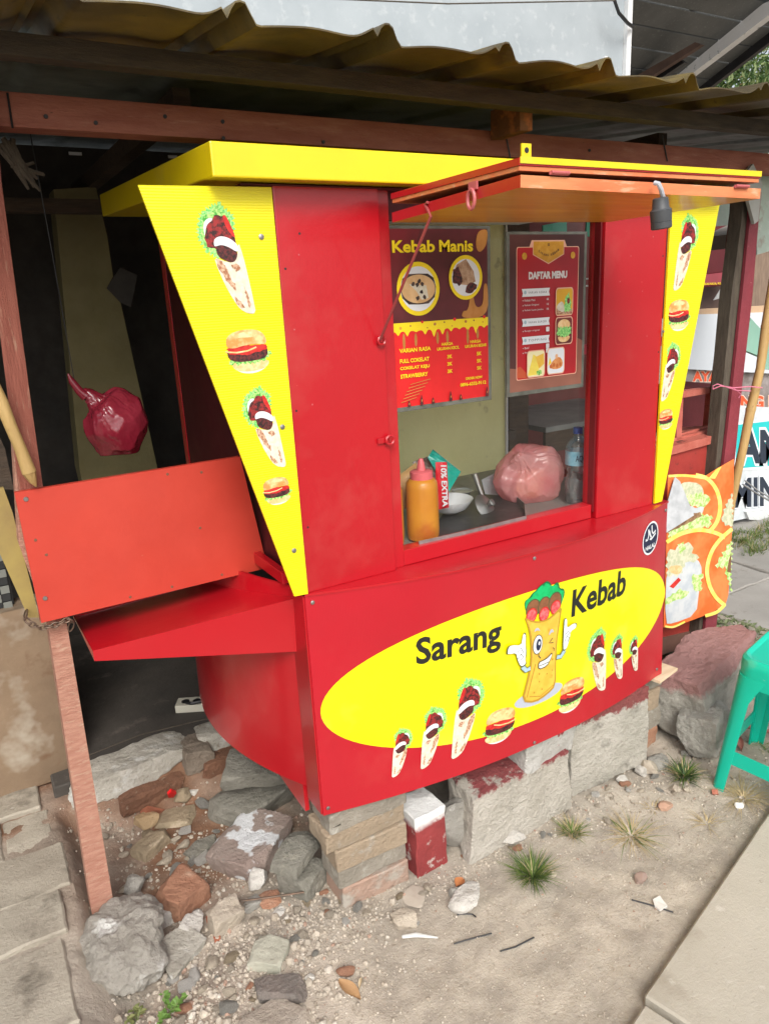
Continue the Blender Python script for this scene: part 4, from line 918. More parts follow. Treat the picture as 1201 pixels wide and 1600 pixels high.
# plastic bags
def bag(c,r,m,name,seed,axis=(0,0,1),sub=6,knot=.35):
    ax=Vector(axis).normalized(); e1=ax.orthogonal().normalized(); e2=ax.cross(e1)
    rn=random.Random(seed); pl=[(Vector([rn.gauss(0,1) for _ in range(3)]).normalized(),rn.uniform(.89,1.0)) for _ in range(80)]
    bm=bmesh.new(); bmesh.ops.create_icosphere(bm,subdivisions=sub,radius=1); V=[]
    for v in bm.verts:
        d=v.co.normalized(); th=math.acos(max(-1,min(1,d.dot(ax)))); ph=math.atan2(d.dot(e2),d.dot(e1))+.30*noise.noise(d*2+Vector((seed,7,0)))
        q=Vector((math.cos(ph),math.sin(ph),0)); near=math.exp(-th/.7)
        dd=(d+noise.noise_vector(d*3+Vector((seed,1,1)))*.10).normalized()
        ks=sorted(k/max(.05,n.dot(dd)) for n,k in pl if n.dot(dd)>.05)[:2]; base=ks[0]-.25*math.exp(-(ks[1]-ks[0])*60)*.03
        f1=1-abs(noise.noise(q*3+Vector((seed,0,th*.6))))*2; f2=1-abs(noise.noise(q*8+Vector((0,seed,th*1.0))))*2
        n1=base*(1+.05*noise.noise(d*1.7+Vector((seed,0,0))))+f1*(.012+.07*near)+f2*(.006+.045*near)+.010*noise.noise(d*13)
        n1+=knot*math.exp(-(th/.20)**2)-.12*math.exp(-((th-.42)/.22)**2)
        p=Vector((d.x*r[0],d.y*r[1],d.z*r[2]))*n1
        if p.z<-r[2]*.80: p.z=-r[2]*.80+(p.z+r[2]*.80)*.15
        V.append(Vector(c)+p)
    bm.verts.index_update(); mb=MB(); mb.add(V,[[v.index for v in f.verts] for f in bm.faces],m,True); bm.free(); return mb
PB=mat('pink_film',(.88,.30,.33),(.93,.50,.50),rough=.16,scale=9,coat=.7,alpha=.62,tl=.35,spots=(((.90,.55,.52),7,.60,.72),((.88,.35,.12),4,.62,.74)))
tag(bag((.835,.235,1.005),(.125,.085,.10),PB,'b',2,(-.45,-.35,.6),6,.12).build('plastic_bag'),'crumpled pink plastic bag on the counter beside the water bottle','bag')
DB=mat('dark_red_film',(.27,.016,.034),(.36,.035,.06),rough=.2,scale=7,coat=.6,tl=.2,alpha=.9)
kb=bag((-.286,.60,1.262),(.084,.08,.096),DB,'b',5,(-.6,0,.8),6,.30)
kb.tube([Vector((-.350,.6,1.345)),Vector((-.365,.6,1.36)),Vector((-.378,.6,1.385)),Vector((-.385,.6,1.405))],[.016,.011,.009,.002],DB,10)
tag(kb.build('plastic_bag'),'dark red plastic bag hanging in the shadow above the red board','bag')
hk2=MB(); hk2.tube([Vector((-.372,.6,1.37)),Vector((-.375,.6,1.7)),Vector((-.38,.6,1.985))],.0012,BLACKP,5); tag(hk2.build('hanging_string'),'thin dark string holding up the dark red bag','string')
# water bottle
wb=thing('water_bottle','clear plastic water bottle with blue cap and AQUA label','bottle',(.855,.16,.93))
wc=Vector((.915,.115,.931)); CLR=glassmat('clear_plastic',(.75,.82,.88),.16,1.6)
MB().lathe(wc,[(.030,0),(.034,.006),(.033,.02),(.035,.03),(.033,.045),(.035,.058),(.033,.075),(.027,.092),(.034,.110),(.035,.165),(.030,.182),(.014,.200),(.013,.210)],CLR,28).build('body',wb)
MB().lathe(wc+Vector((0,0,.21)),[(.0145,0),(.0145,.016),(.012,.018)],mat('blue_plastic',(.02,.08,.40),(.02,.06,.3),rough=.35),18).build('cap',wb)
lb=MB().lathe(wc+Vector((0,0,.118)),[(.0358,0),(.0358,.042)],mat('blue_label',(.12,.36,.52),(.35,.6,.7),rough=.4,scale=30),28).build('label',wb)
def lbm(u,v,off):
    t=R3(-110)+ (u-.5)*1.15; return wc+Vector((math.cos(t)*(.0362+off),math.sin(t)*(.0362+off),.118+.010+.022*v))
printed('lettering',lb,[T('AQUA',0,0,1,1,I_NAVY,bold=.02)],lbm,.0002,.0001,.12)
# ================================================================ BEHIND THE BOOTH (seen through the window)
MB().bx(1.60,1.72,1.25,1.33,.12,2.0,DARKW).build('inner_post',sh)
sf=thing('wall_shelf','short dark wooden shelf seen through the window beside the olive panel','shelf',(1.5,1.2,.9))
MB().bx(1.34,1.60,1.2,1.36,.885,.925,mat('black_brown_board',(.06,.045,.035),(.04,.03,.022),rough=.7,scale=9)).build('board',sf)
MB().bx(1.36,1.39,1.22,1.34,.12,.885,DARKW).build('leg',sf)
it_=MB(); it_.lathe(at(771,664,Y=1.25),[(.02,-.01),(.022,.01),(.01,.016)],mat('blue_plastic2',(.04,.07,.28),(.03,.05,.2),rough=.4),12); tag(it_.build('blue_lid'),'small blue plastic lid lying on the dark shelf','lid')
tb=thing('back_table','grey topped worktable inside the shed behind the menu poster','table',(2.0,1.5,0.12))
MB().bx(1.74,2.55,1.15,1.75,.90,.925,mat('grey_table_top',(.20,.21,.20),(.14,.15,.145),rough=.5,scale=5)).build('table_top',tb)
MB().bx(1.74,2.55,1.152,1.17,.80,.90,DARKW).build('apron',tb)
for x in (1.78,2.45):
    for y in (1.2,1.68): MB().bx(x,x+.04,y,y+.04,.122,.80,DARKW,.001).build('leg',tb)
tg=MB(); tg.tube([at(866,657,Y=1.3),at(880,664,Y=1.3),at(900,660,Y=1.28)],.008,BLACKP,6); tg.tube([at(862,664,Y=1.32),at(878,668,Y=1.3),at(896,666,Y=1.3)],.008,BLACKP,6); tag(tg.build('tongs'),'black tongs lying on the grey worktable','tongs')
MB().bx(1.15,2.9,1.42,1.45,1.215,1.265,mat('red_rail',(.60,.02,.05),(.5,.015,.04),rough=.4,scale=4)).build('red_rail',sh)
gw=mat('dim_green_grey_wall',(.34,.37,.31),(.22,.24,.21),rough=.85,scale=4,bump=.3,spots=(((.28,.3,.25),6,.58,.7),))
MB().bx(1.1,2.0,1.90,1.99,.122,2.1,gw).build('rear_panel',sh)
MB().bx(2.0,2.9,1.90,1.99,.122,2.1,mat('dim_maroon_wall',(.24,.05,.05),(.16,.035,.03),rough=.7,scale=4)).build('rear_panel',sh)
tealb=mat('teal_board',(.10,.55,.38),(.08,.48,.33),rough=.5)
mb=MB(); mb.prism([P(848,352,1.7),P(885,345,1.7),P(885,362,1.7),P(848,366,1.7)],(0,.01,0),tealb); tag(mb.build('teal_board'),'small teal board glimpsed above the menu poster through the glass','board')
mb=MB(); mb.prism([P(917,335,1.5),P(932,335,1.5),P(930,372,1.5),P(915,368,1.5)],(0,.01,0),tealb); tag(mb.build('teal_board'),'narrow teal strip at the upper right corner of the window','board')
for y in (436,447):
    mb=MB(); mb.tube([at(900,y,Y=1.2),at(935,y-1,Y=1.2)],.004,WHITEP,6); tag(mb.build('white_rod'),('upper' if y==436 else 'lower')+' of two thin white rods seen at the right edge of the window','rod',group='parallel white rods')
# power strip on the shed floor
ps=thing('power_strip','white power strip lying on the dark shed floor','power strip',(-.09,1.0,.125))
a=at(283,1098,Z=.15); 
MB().box((-.075,1.02,.140),(.15,.06,.030),mat('ivory_plastic',(.55,.53,.44),(.48,.46,.38),rough=.5),Matrix.Rotation(R3(-28),3,'Z'),.004).build('body',ps)
for k in (-1,0,1):
    q=Vector((-.075,1.02,.155))+Matrix.Rotation(R3(-28),3,'Z')@Vector((k*.042,0,0)); MB().lathe(q,[(.015,.0),(.015,.0008),(.002,.0009)],BLACKP,16).build('socket',ps)
cb=MB(); cb.tube([(-.14,1.08,.135),(-.1,1.0,.162),(-.04,.98,.165),(.03,1.03,.16)],.006,BLACKP,6); tag(cb.build('cable'),'black cable lying across the white power strip','cable')
wr=MB(); wr.tube([(-.5,.93,.127),(-.3,.96,.126),(-.1,.93,.126),(.0,.90,.128)],.002,GREYW,5); tag(wr.build('wire'),'thin wire lying along the edge of the shed floor','wire')
bb2=MB()
# bulb holder hanging at the awning
LH=thing('lamp_holder','dark grey weatherproof bulb socket hanging from the awning edge','lamp holder',at(1035,340,Y=-.475))
hp=at(1034,333,Y=-.478)
MB().tube([at(1022,286,Y=-.474),at(1028,287,Y=-.482),at(1032,296,Y=-.484),hp+Vector((0,0,.026))],.0042,mat('grey_wire',(.45,.47,.52),(.4,.42,.46),rough=.4),8).build('wire',LH)
tilt=Matrix.Rotation(R3(-8),3,'Y')
MB().lathe(hp+Vector((0,0,-.027)),[(.0165,0),(.0185,.002),(.0185,.012),(.0178,.0125),(.0185,.013),(.0190,.032),(.0165,.034),(.0150,.036),(.0135,.052),(.010,.054)],SOCK,24,tilt).build('socket',LH)
mh=MB(); mh.lathe(hp+Vector((0,0,-.0272)),[(.0145,.0),(.0145,.0006)],BLACKP,20,tilt); mh.build('socket_mouth',LH)
# ================================================================ BRICKS, BLOCKS, ROCKS
def rock(c, size, m, seed, rz=0, faces=9, box=.0, sub=3, rough=.05, tilt=(0,0)):
    """angular stone: sphere directions cut by random planes, then roughened; c = centre of its underside"""
    rn=random.Random(seed); pl=[]
    if box:
        for ax in (0,1,2):
            for s_ in (1,-1):
                n=Vector([0,0,0]); n[ax]=s_; n+=Vector([rn.uniform(-box,box) for _ in range(3)]); pl.append((n.normalized(), .80+rn.uniform(-.04,.04)))
    for _ in range(faces):
        n=Vector([rn.gauss(0,1) for _ in range(3)]).normalized(); pl.append((n, rn.uniform(.72,1.0) if not box else rn.uniform(.93,1.2)))
    bm=bmesh.new(); bmesh.ops.create_icosphere(bm,subdivisions=sub,radius=1)
    R_=Matrix.Rotation(rz,3,'Z')@Matrix.Rotation(tilt[0],3,'X')@Matrix.Rotation(tilt[1],3,'Y'); V=[]
    for v in bm.verts:
        d=v.co.normalized(); r=min([1.4]+[k/max(1e-6,n.dot(d)) for n,k in pl if n.dot(d)>1e-3])
        p=Vector((d.x*r*size[0]/2/.82,d.y*r*size[1]/2/.82,d.z*r*size[2]/2/.82)); ms=(size[0]*size[1]*size[2])**(1/3); q=p/ms; u_=p.normalized() if p.length else d
        p+=u_*ms*.5*(rough*noise.noise(q*2.2+Vector((seed,0,0)))+rough*.45*noise.noise(q*6+Vector((0,seed,0)))+rough*.22*noise.noise(q*15+Vector((0,seed,5)))); V.append(R_@p)
    zmin=min(p.z for p in V); V=[p-Vector((0,0,zmin)) for p in V]
    bm.verts.index_update(); mb=MB(); mb.add([p+Vector(c) for p in V],[[v.index for v in f.verts] for f in bm.faces],m,True); bm.free(); return mb
def stone(name,label,cat,c,size,m,seed,group=None,**k):
    mb=rock(c,size,m,seed,**k); o=mb.build(name,None,origin=c); sharp(o); return tag(o,label,cat,group)
def brick(label,x0,x1,y0,y1,z0,z1,m,seed,rz=0,wob=.0035,cut=None,mname='brick'):
    V,F=block_mesh(x0,x1,y0,y1,z0,z1,m,seed,wob,bev=.006)
    cx,cy=(x0+x1)/2,(y0+y1)/2; R_=Matrix.Rotation(rz,3,'Z')
    V=[R_@(p-Vector((cx,cy,0)))+Vector((cx,cy,0)) for p in V]
    if cut: V=[cut(p) for p in V]
    mb=MB(); mb.add(V,F,m,True); return tag(sharp(mb.build(mname,None,origin=(cx,cy,z0)),24),label,'brick' if mname=='brick' else 'block','bricks and blocks under the booth')
brick('pinkish brown brick, bottom of the stack under the left front corner',-.002,.202,.0,.105,-.012,.060,BRICKP,1,R3(-1))
brick('grey cement brick second from the bottom of the left front stack',-.010,.200,.006,.11,.061,.119,BRICKG,2,R3(1.5))
brick('tan brick in the middle of the left front stack',-.014,.196,-.004,.10,.120,.186,BRICKT,3,R3(-1.5))
brick('rough tan brick fourth up in the left front stack',-.036,.199,.004,.11,.187,.243,BRICKT,4,R3(1),.006)
brick('pale grey wedge-shaped brick on top of the left front stack',-.026,.205,-.002,.11,.244,.310,BRICKG,5,0,.006,lambda p:Vector((p.x,p.y,p.z if p.z<.27 else p.z+.0*(p.x)-max(0,.02-p.x)*.25)))
brick('small upright block with white top and maroon face beside the brick stack',.216,.322,-.012,.095,-.012,.19,BLOCKW,6,R3(4),.006,mname='block')
stone('stone','small grey stone wedged between the maroon faced block and the large block','stone',(.375,.03,-.005),(.085,.07,.11),CONC,3,faces=8)
blk1=rock((.572,.020,-.015),(.375,.14,.225),BLOCKM,21,R3(1),faces=6,box=.09,sub=6,rough=.07)
tag(sharp(blk1.build('block',None,(.60,.04,-.015))),'large pale block with maroon paint along its top, left of two big blocks','block','bricks and blocks under the booth')
blk3=rock((.700,.030,.195),(.24,.12,.105),CHUNK,33,R3(6),faces=8,box=.08,sub=5,rough=.06)
tag(sharp(blk3.build('block',None,(.715,.035,.195))),'whitish flat chunk lying on top of the left big block','block','bricks and blocks under the booth')
blk2=rock((.965,.050,-.015),(.325,.15,.31),BLOCKM2,27,R3(-3),faces=5,box=.07,sub=6,rough=.06)
tag(sharp(blk2.build('block',None,(.965,.055,-.015))),'big pale square block with dripping maroon paint on its upper edge, right of two','block','bricks and blocks under the booth')
for i,(l,m) in enumerate((('lowest brown brick of the column under the right corner',BRICKO),('dusty grey brick second up in the right corner column',BRICKG),('brown brick third up in the right corner column',BRICKT),('top grey brick of the right corner column with rough mortar',BRICKG))):
    brick(l,1.150,1.262+.01*(i%2),.045,.16,-.01+.078*i,.064+.078*i,m,40+i,R3(8-3*i),.006)
wdg=MB(); wdg.box((1.215,.035,.302),(.12,.10,.010),mat('fresh_wood',(.70,.55,.38),(.62,.47,.3),rough=.7,scale=9,stretch=(1,8,1)),Matrix.Rotation(R3(12),3,'Z'),.001); tag(wdg.build('wood_shim'),'thin pale wood shim between the booth corner and the brick column','shim')
big=rock((1.57,.10,-.03),(.56,.20,.265),PINKR,58,R3(16),faces=22,box=.16,sub=6,rough=.13,tilt=(R3(4),R3(2)))
tag(sharp(big.build('rubble_block',None,(1.57,.10,-.03))),'large chunk of broken masonry with flaking pink render on top','rubble')
r2=rock((1.40,-.035,-.03),(.26,.13,.16),mat('grey_rubble',(.45,.43,.38),(.31,.30,.265),rough=.9,scale=10,bump=1,bscale=40,spots=(((.52,.5,.46),16,.6,.68),)),64,R3(30),faces=16,box=.16,sub=6,rough=.12,tilt=(R3(-6),R3(8)))
tag(sharp(r2.build('rubble_block',None,(1.40,-.035,-.03))),'jagged grey concrete lump with a pale broken tip below the pink topped masonry','rubble')
cc=rock((.835,.235,.940),(.10,.07,.075),mat('orange_content',(.85,.45,.12),(.8,.55,.35),rough=.6,scale=14),9,0,faces=14,sub=4,rough=.06); tag(cc.build('wrapped_bread',None,(.835,.235,.935)),'orange and cream wrapped bread inside the pink plastic bag','bread')
# post footing
ft=rock((-.530,.185,-.02),(.185,.28,.11),mat('footing_mortar',(.40,.375,.33),(.30,.275,.235),rough=.9,scale=7,bump=.9,bscale=50,spots=(((.68,.67,.63),9,.60,.68),((.22,.19,.15),14,.64,.74))),66,R3(-8),faces=44,box=0,sub=6,rough=.34)
tag(sharp(ft.build('footing',None,(-.515,.175,-.02))),'rounded mortar footing holding the foot of the left post','footing')
# foundation edge stones
LST=mat('lime_crusted_stone',(.55,.52,.45),(.40,.37,.31),rough=.9,scale=9,bump=1,bscale=40,spots=(((.66,.65,.6),12,.55,.65),((.22,.18,.13),18,.63,.72)))
def on(px,py,Z=0): p=at(px,py,Z=Z); return p
for (a,sz,m,s_,lab,rz,kw) in (
  ((-.37,.83,.045),(.36,.14,.085),LST,71,'long lime crusted slab edge behind the post under the shed floor',R3(4),{}),
  ((-.155,.80,.04),(.10,.13,.085),mat('brownish_stone',(.27,.22,.17),(.2,.155,.115),rough=.9,scale=12,bump=1,bscale=50),72,'rounded brown stone in the middle of the broken floor edge',0,{}),
  ((-.02,.84,.055),(.24,.13,.07),LST,73,'pale flat slab end under the two back bricks',R3(-3),{}),
  ((-.065,.77,.0),(.17,.10,.075),CLAY,74,'lump of red clay under the pale slab end',0,{}),
  ((-.33,.755,.0),(.20,.09,.06),CLAY,75,'crumbling red clay face under the long lime crusted edge',R3(10),{}),
  ): tag(sharp(rock(a,sz,m,s_,rz,faces=16,box=.14,sub=5,rough=.14).build('foundation_stone',None,a)),lab,'stone')
brick('lower of two bricks propping the back left corner',-.03,.09,.82,.92,.125,.185,BRICKT,48,R3(14),.006)
brick('upper rounded brick propping the back left corner',-.04,.08,.83,.93,.187,.27,BRICKG,49,R3(-6),.008)
STN=[ # px x, px y of centre of underside, size, material, seed, rz, label, extra
 (405,1268,(.24,.17,.085),CONCD,81,20,'broad flat grey stone at the bottom of a pair left of the booth',{}),
 (405,1228,(.20,.15,.080),CONCD,82,-15,'rounded grey stone lying on the broad flat grey stone',{'z':.082}),
 (400,1345,(.215,.17,.085),WHROCK,83,35,'broken block with white painted edges in front of the grey pair',{'box':.1}),
 (480,1390,(.105,.10,.075),CONCD,84,25,'square dark grey stone beside the left front brick stack',{'box':.08}),
 (466,1350,(.125,.085,.035),CONCD,85,40,'flat triangular grey slab leaning on the square dark stone',{'z':.066,'tilt':(R3(4),R3(-5))}),
 (290,1418,(.125,.105,.075),BRICKO,86,30,'broken orange brick lying in the dirt pit',{'box':.2}),
 (240,1330,(.115,.060,.045),OCHRE,87,25,'flat beige brown stone in the middle of the pit',{}),
 (277,1285,(.105,.075,.022),OCHRE,88,-20,'thin flat ochre slab behind the beige brown stone',{}),
 (229,1290,(.055,.045,.040),mat('amber_stone',(.46,.33,.19),(.38,.26,.14),rough=.9,scale=14,bump=.7),89,0,'small amber coloured stone left of the flat ochre slab',{}),
 (318,1333,(.095,.055,.025),CONCD,90,10,'small flat grey-green stone left of the white edged block',{}),
 (357,1445,(.090,.065,.055),BEIGER,91,10,'beige stone right of the broken orange brick',{'box':.15}),
 (405,1385,(.055,.045,.040),WHST,92,10,'small whitish stone above the thin metal rod',{}),
 (262,1440,(.080,.06,.045),WHST,93,10,'pale stone against the mortar footing',{}),
 (425,1505,(.085,.085,.035),mat('greenish_block',(.43,.42,.34),(.36,.35,.28),rough=.9,scale=12,bump=.6),94,50,'square pale green-grey stone in the rubble at the bottom',{'box':.08}),
 (440,1560,(.115,.055,.035),mat('brown_grey_stone',(.26,.21,.18),(.17,.155,.14),rough=.9,scale=9,bump=.8),95,-35,'brown and grey oblong stone below the square pale stone',{}),
 (425,1622,(.15,.09,.022),mat('pale_rubble_slab',(.50,.43,.36),(.42,.35,.28),rough=.95,scale=14,bump=1,bscale=60),96,10,'large pale flat slab of mortar at the bottom edge',{}),
 (732,1412,(.070,.052,.035),WHST,97,5,'white craggy stone on the dirt in front of the blocks',{}),
 (632,1445,(.060,.036,.030),BEIGER,98,-30,'beige pebble stone above the white plastic strip',{}),
 (648,1408,(.050,.055,.008),mat('flat_pale_patch',(.45,.40,.33),(.4,.34,.28),rough=.95,scale=20),99,30,'flat pale stone sunk in the dirt left of the white craggy stone',{}),
 (715,1402,(.035,.03,.022),CONC,100,0,'small brown-grey stone touching the white craggy stone',{}),
 (805,1318,(.055,.035,.03),WHST,101,0,'whitish stone behind the green grass tuft',{}),
 (1014,1207,(.050,.045,.035),BEIGER,102,0,'rounded beige stone below the right brick column',{}),
 (1002,1212,(.035,.03,.03),WHST,103,40,'angular white stone left of the rounded beige one',{}),
 (973,1222,(.030,.025,.02),WHST,104,0,'small pale stone under the big square block',{}),
 (1057,1237,(.028,.024,.018),BEIGER,105,0,'small brown pebble left of the stool foot',{}),
 (1073,1237,(.022,.018,.014),BEIGER,106,0,'tiny pebble beside the small brown pebble near the stool',{}),
 (1039,1265,(.035,.03,.02),mat('pinkish_stone',(.45,.27,.19),(.38,.24,.17),rough=.9,scale=12),107,0,'pinkish stone in the dirt above the dry grass',{}),
 (862,1370,(.018,.016,.012),BEIGER,108,0,'tiny stone right of the green tuft',{}),
 (1003,1378,(.028,.022,.018),mat('red_grey_pebble',(.32,.22,.17),(.25,.18,.15),rough=.9),109,0,'small reddish grey pebble above the black strip by the slab',{}),
 (1155,1264,(.026,.018,.016),mat('white_pebble',(.82,.81,.76),None,rough=.5),110,-20,'bright white pebble near the stool',{}),
 (1117,1242,(.02,.016,.014),mat('red_pebble',(.42,.15,.10),None,rough=.8),111,0,'tiny red brick crumb below the stool foot',{}),
 (484,1532,(.017,.014,.012),WHST,112,0,'small whitish pebble at the bottom centre',{}),
 (700,1325,(.0,.0,.0),None,0,0,'',{}),
 (1030,1195,(.07,.04,.03),CONC,113,15,'grey flat stone at the base of the right brick column',{}),
 (360,1390,(.0,.0,.0),None,0,0,'',{}),
 (340,1265,(.04,.03,.025),BEIGER,114,0,'small beige stone at the foot of the clay bank',{}),
 (288,1255,(.045,.04,.035),OCHRE,115,0,'knobbly brown stone below the rounded foundation stone',{}),
 (302,1245,(.035,.03,.03),WHST,116,0,'small pale stone next to the scrap of red plastic',{}),
 (395,1420,(.05,.03,.02),CONC,117,30,'flat grey chip right of the beige stone',{}),
 (420,1412,(.05,.04,.02),BRICKO,118,-20,'orange brown chip beside the thin metal rod',{}),
 (375,1432,(.035,.03,.02),BEIGER,119,0,'small tan chip behind the beige stone',{}),
 (437,1428,(.03,.016,.01),WHST,120,20,'white sliver of stone in the rubble',{}),
 (210,1400,(.05,.045,.04),CONC,121,0,'grey stone tucked behind the left post foot',{}),
 (545,1530,(.0,.0,.0),None,0,0,'',{}),
 (285,1500,(.10,.09,.03),LST,122,20,'pale mortar lump right of the footing',{}),
 (298,1460,(.07,.05,.03),WHST,123,60,'white lump between the footing and the gravel',{}),
]
for (x,y,sz,m,sd_,rz,lab,kw) in STN:
    if m is None: continue
    z=kw.get('z',None); g0=at(x,y,Z=z if z else 0.0)
    if z is None:
        for _ in range(3): g0=at(x,y,Z=gh(g0.x,g0.y))
    c=(g0.x,g0.y+sz[1]*.2,g0.z-(.0 if z else sz[2]*.24))
    big_=max(sz)>.07
    stone('stone' if 'chip' not in lab else 'stone_chip',lab,'stone',c,sz,m,sd_,rz=R3(rz),faces=14,box=kw.get('box',.26 if big_ else 0),sub=5 if big_ else 4,rough=.09,tilt=kw.get('tilt',(0,0)))
rn=random.Random(77); lm=[]
for k,m in enumerate((BEIGER,WHST,CONC,OCHRE,CONCB,BRICKO,BEIGER,CONCB,CONC)):
    mb=rock((0,0,0),(1,.8,.55),m,300+k,0,faces=12,sub=3,rough=.10); o=mb.build('loose_stone'); sharp(o); lm.append(o)
def loose(n,cx,cy,sx,sy,lo,hi,label,grp):
    for i in range(n):
        x=rn.gauss(cx,sx); y=rn.gauss(cy,sy)
        if x<-.60 or y>.74: continue
        src=lm[rn.randrange(len(lm))]; o=src.copy(); COL.objects.link(o); z_=rn.uniform(lo,hi)
        o.location=(x,y,gh(x,y)-z_*.16); o.scale=(z_,z_*rn.uniform(.7,1.2),z_*rn.uniform(.6,1.2)); o.rotation_euler=(rn.uniform(-.3,.3),rn.uniform(-.3,.3),rn.uniform(0,6.28)); tag(o,label,'stone',grp)
loose(38,-.33,-.02,.10,.12,.014,.034,'small broken stone in the loose rubble around the mortar footing','loose stones by the footing')
loose(26,-.27,.45,.12,.13,.014,.040,'small stone scattered over the reddish dirt pit left of the booth','loose stones in the pit')
loose(22,-.06,.02,.07,.06,.012,.026,'small stone among the gravel beside the dark grey stone and rusty rod','loose stones by the brick stack')
loose(26,.55,-.07,.35,.03,.010,.024,'small stone on the dirt along the foot of the big blocks','loose stones below the blocks')
loose(14,1.15,-.10,.12,.06,.010,.026,'small stone on the dirt between the square block and the stool','loose stones near the stool')
for o in lm: bpy.data.objects.remove(o)
# loose fragments: terracotta bits, leaves, strips
def flat(name,label,cat,pts,m,th=.003,z=None,lift=.002):
    Q=[]
    for x,y in pts:
        g0=at(x,y,Z=0.0)
        for _ in range(3): g0=at(x,y,Z=gh(g0.x,g0.y)+lift)
        Q.append(g0)
    mb=MB(); mb.prism(Q,(0,0,th),m); return tag(mb.build(name,None,origin=Q[0]),label,cat)
TER=mat('terracotta',(.42,.15,.08),(.34,.12,.07),rough=.85,scale=20,bump=.4)
flat('tile_shard','curved terracotta shard on the gravel below the orange brick','shard',[(322,1435),(332,1428),(343,1440),(345,1468),(336,1475),(330,1452),(324,1446)],TER,.006)
flat('tile_shard','long thin terracotta shard above the flat ochre slab','shard',[(215,1272),(232,1262),(258,1268),(250,1273),(236,1277),(222,1280)],TER,.008)
LEAFM=mat('dry_leaf',(.42,.25,.12),(.33,.19,.09),rough=.7,scale=14,bump=.3)
def leaf(label,x,y,L_,W_,rot,m,curl=.006,nm='fallen_leaf'):
    g0=at(x,y,Z=0); mb=MB(); V=[];F=[]; n=8
    for i in range(n+1):
        u=i/n; wd=W_*math.sin(math.pi*min(.98,max(.03,u)))**.8
        for s_ in (-1,-.5,0,.5,1):
            dx=(u-.5)*L_; dy=s_*wd/2; X_=dx*math.cos(rot)-dy*math.sin(rot); Y_=dx*math.sin(rot)+dy*math.cos(rot)
            V.append((g0.x+X_,g0.y+Y_,gh(g0.x,g0.y)+.004+curl*abs(s_)**2+curl*.7*math.sin(u*3)))
    for i in range(n):
        for k in range(4): a=i*5+k; F.append([a,a+1,a+6,a+5])
    n0=len(V); V+=[(p[0],p[1],p[2]-.0008) for p in V]; F+=[[q+n0 for q in f][::-1] for f in F]
    mb.add(V,F,m,True); return tag(mb.build(nm,None,origin=(g0.x,g0.y,0)),label,'leaf')
leaf('tan dry leaf on the dirt at the bottom centre',546,1552,.075,.03,R3(-75),LEAFM)
leaf('small orange dry leaf above the white craggy stone',718,1380,.035,.03,R3(20),mat('orange_leaf',(.45,.17,.05),(.35,.13,.05),rough=.7,scale=20))
leaf('pale narrow dry leaf next to the tan leaf',563,1543,.03,.008,R3(50),mat('pale_leaf',(.6,.5,.34),None,rough=.7))
leaf('dark dry leaf left of the large curled grass',990,1282,.0,.0,0,LEAFM) if 0 else None
for (lab,pts) in (('black rubber strip with a bent end below the white craggy stone',[(714,1429),(722,1427),(738,1428),(743,1433)]),('straight black strip on the dirt, middle one of three',[(709,1477),(735,1470),(768,1460)]),('black strip right of the straight one, tilted the same way',[(781,1488),(805,1481),(834,1468)]),('black strip beside the crumpled paper near the slab',[(986,1410),(1015,1418),(1051,1428)])):
    Q=[]
    for x,y in pts: g0=at(x,y,Z=.0); Q.append(Vector((g0.x,g0.y,gh(g0.x,g0.y)+.004)))
    mb=MB(); mb.tube(Q,.0021,BLACKP,5); tag(mb.build('rubber_strip',None,origin=Q[0]),lab,'strip')
Q=[at(x,y,Z=.006)+Vector((0,0,.004)) for x,y in ((628,1466),(650,1463),(684,1467))]
mb=MB(); mb.tube(Q,[.004,.006,.002],mat('milky_plastic',(.62,.62,.60),(.55,.55,.52),rough=.4),6); tag(mb.build('plastic_strip',None,origin=Q[0]),'milky white plastic strip on the dirt under the beige pebble stone','plastic')
flat('paper_scrap','crumpled white paper scrap on the black strip','paper',[(1019,1408),(1030,1402),(1036,1411),(1042,1418),(1030,1424),(1022,1418)],mat('white_paper',(.74,.72,.68),(.6,.58,.54),rough=.7,scale=60),.006)
mb=MB(); mb.tube([at(340,1412,Z=.03),at(400,1405,Z=.035),at(475,1394,Z=.04)],.0028,RUST,6); tag(mb.build('metal_rod'),'thin grey metal rod lying across the small stones','rod')
flat('plastic_scrap','scrap of bright red plastic in the pit near the foundation','scrap',[(262,1242),(268,1236),(276,1240),(272,1246),(264,1247)],I_RED,.01)

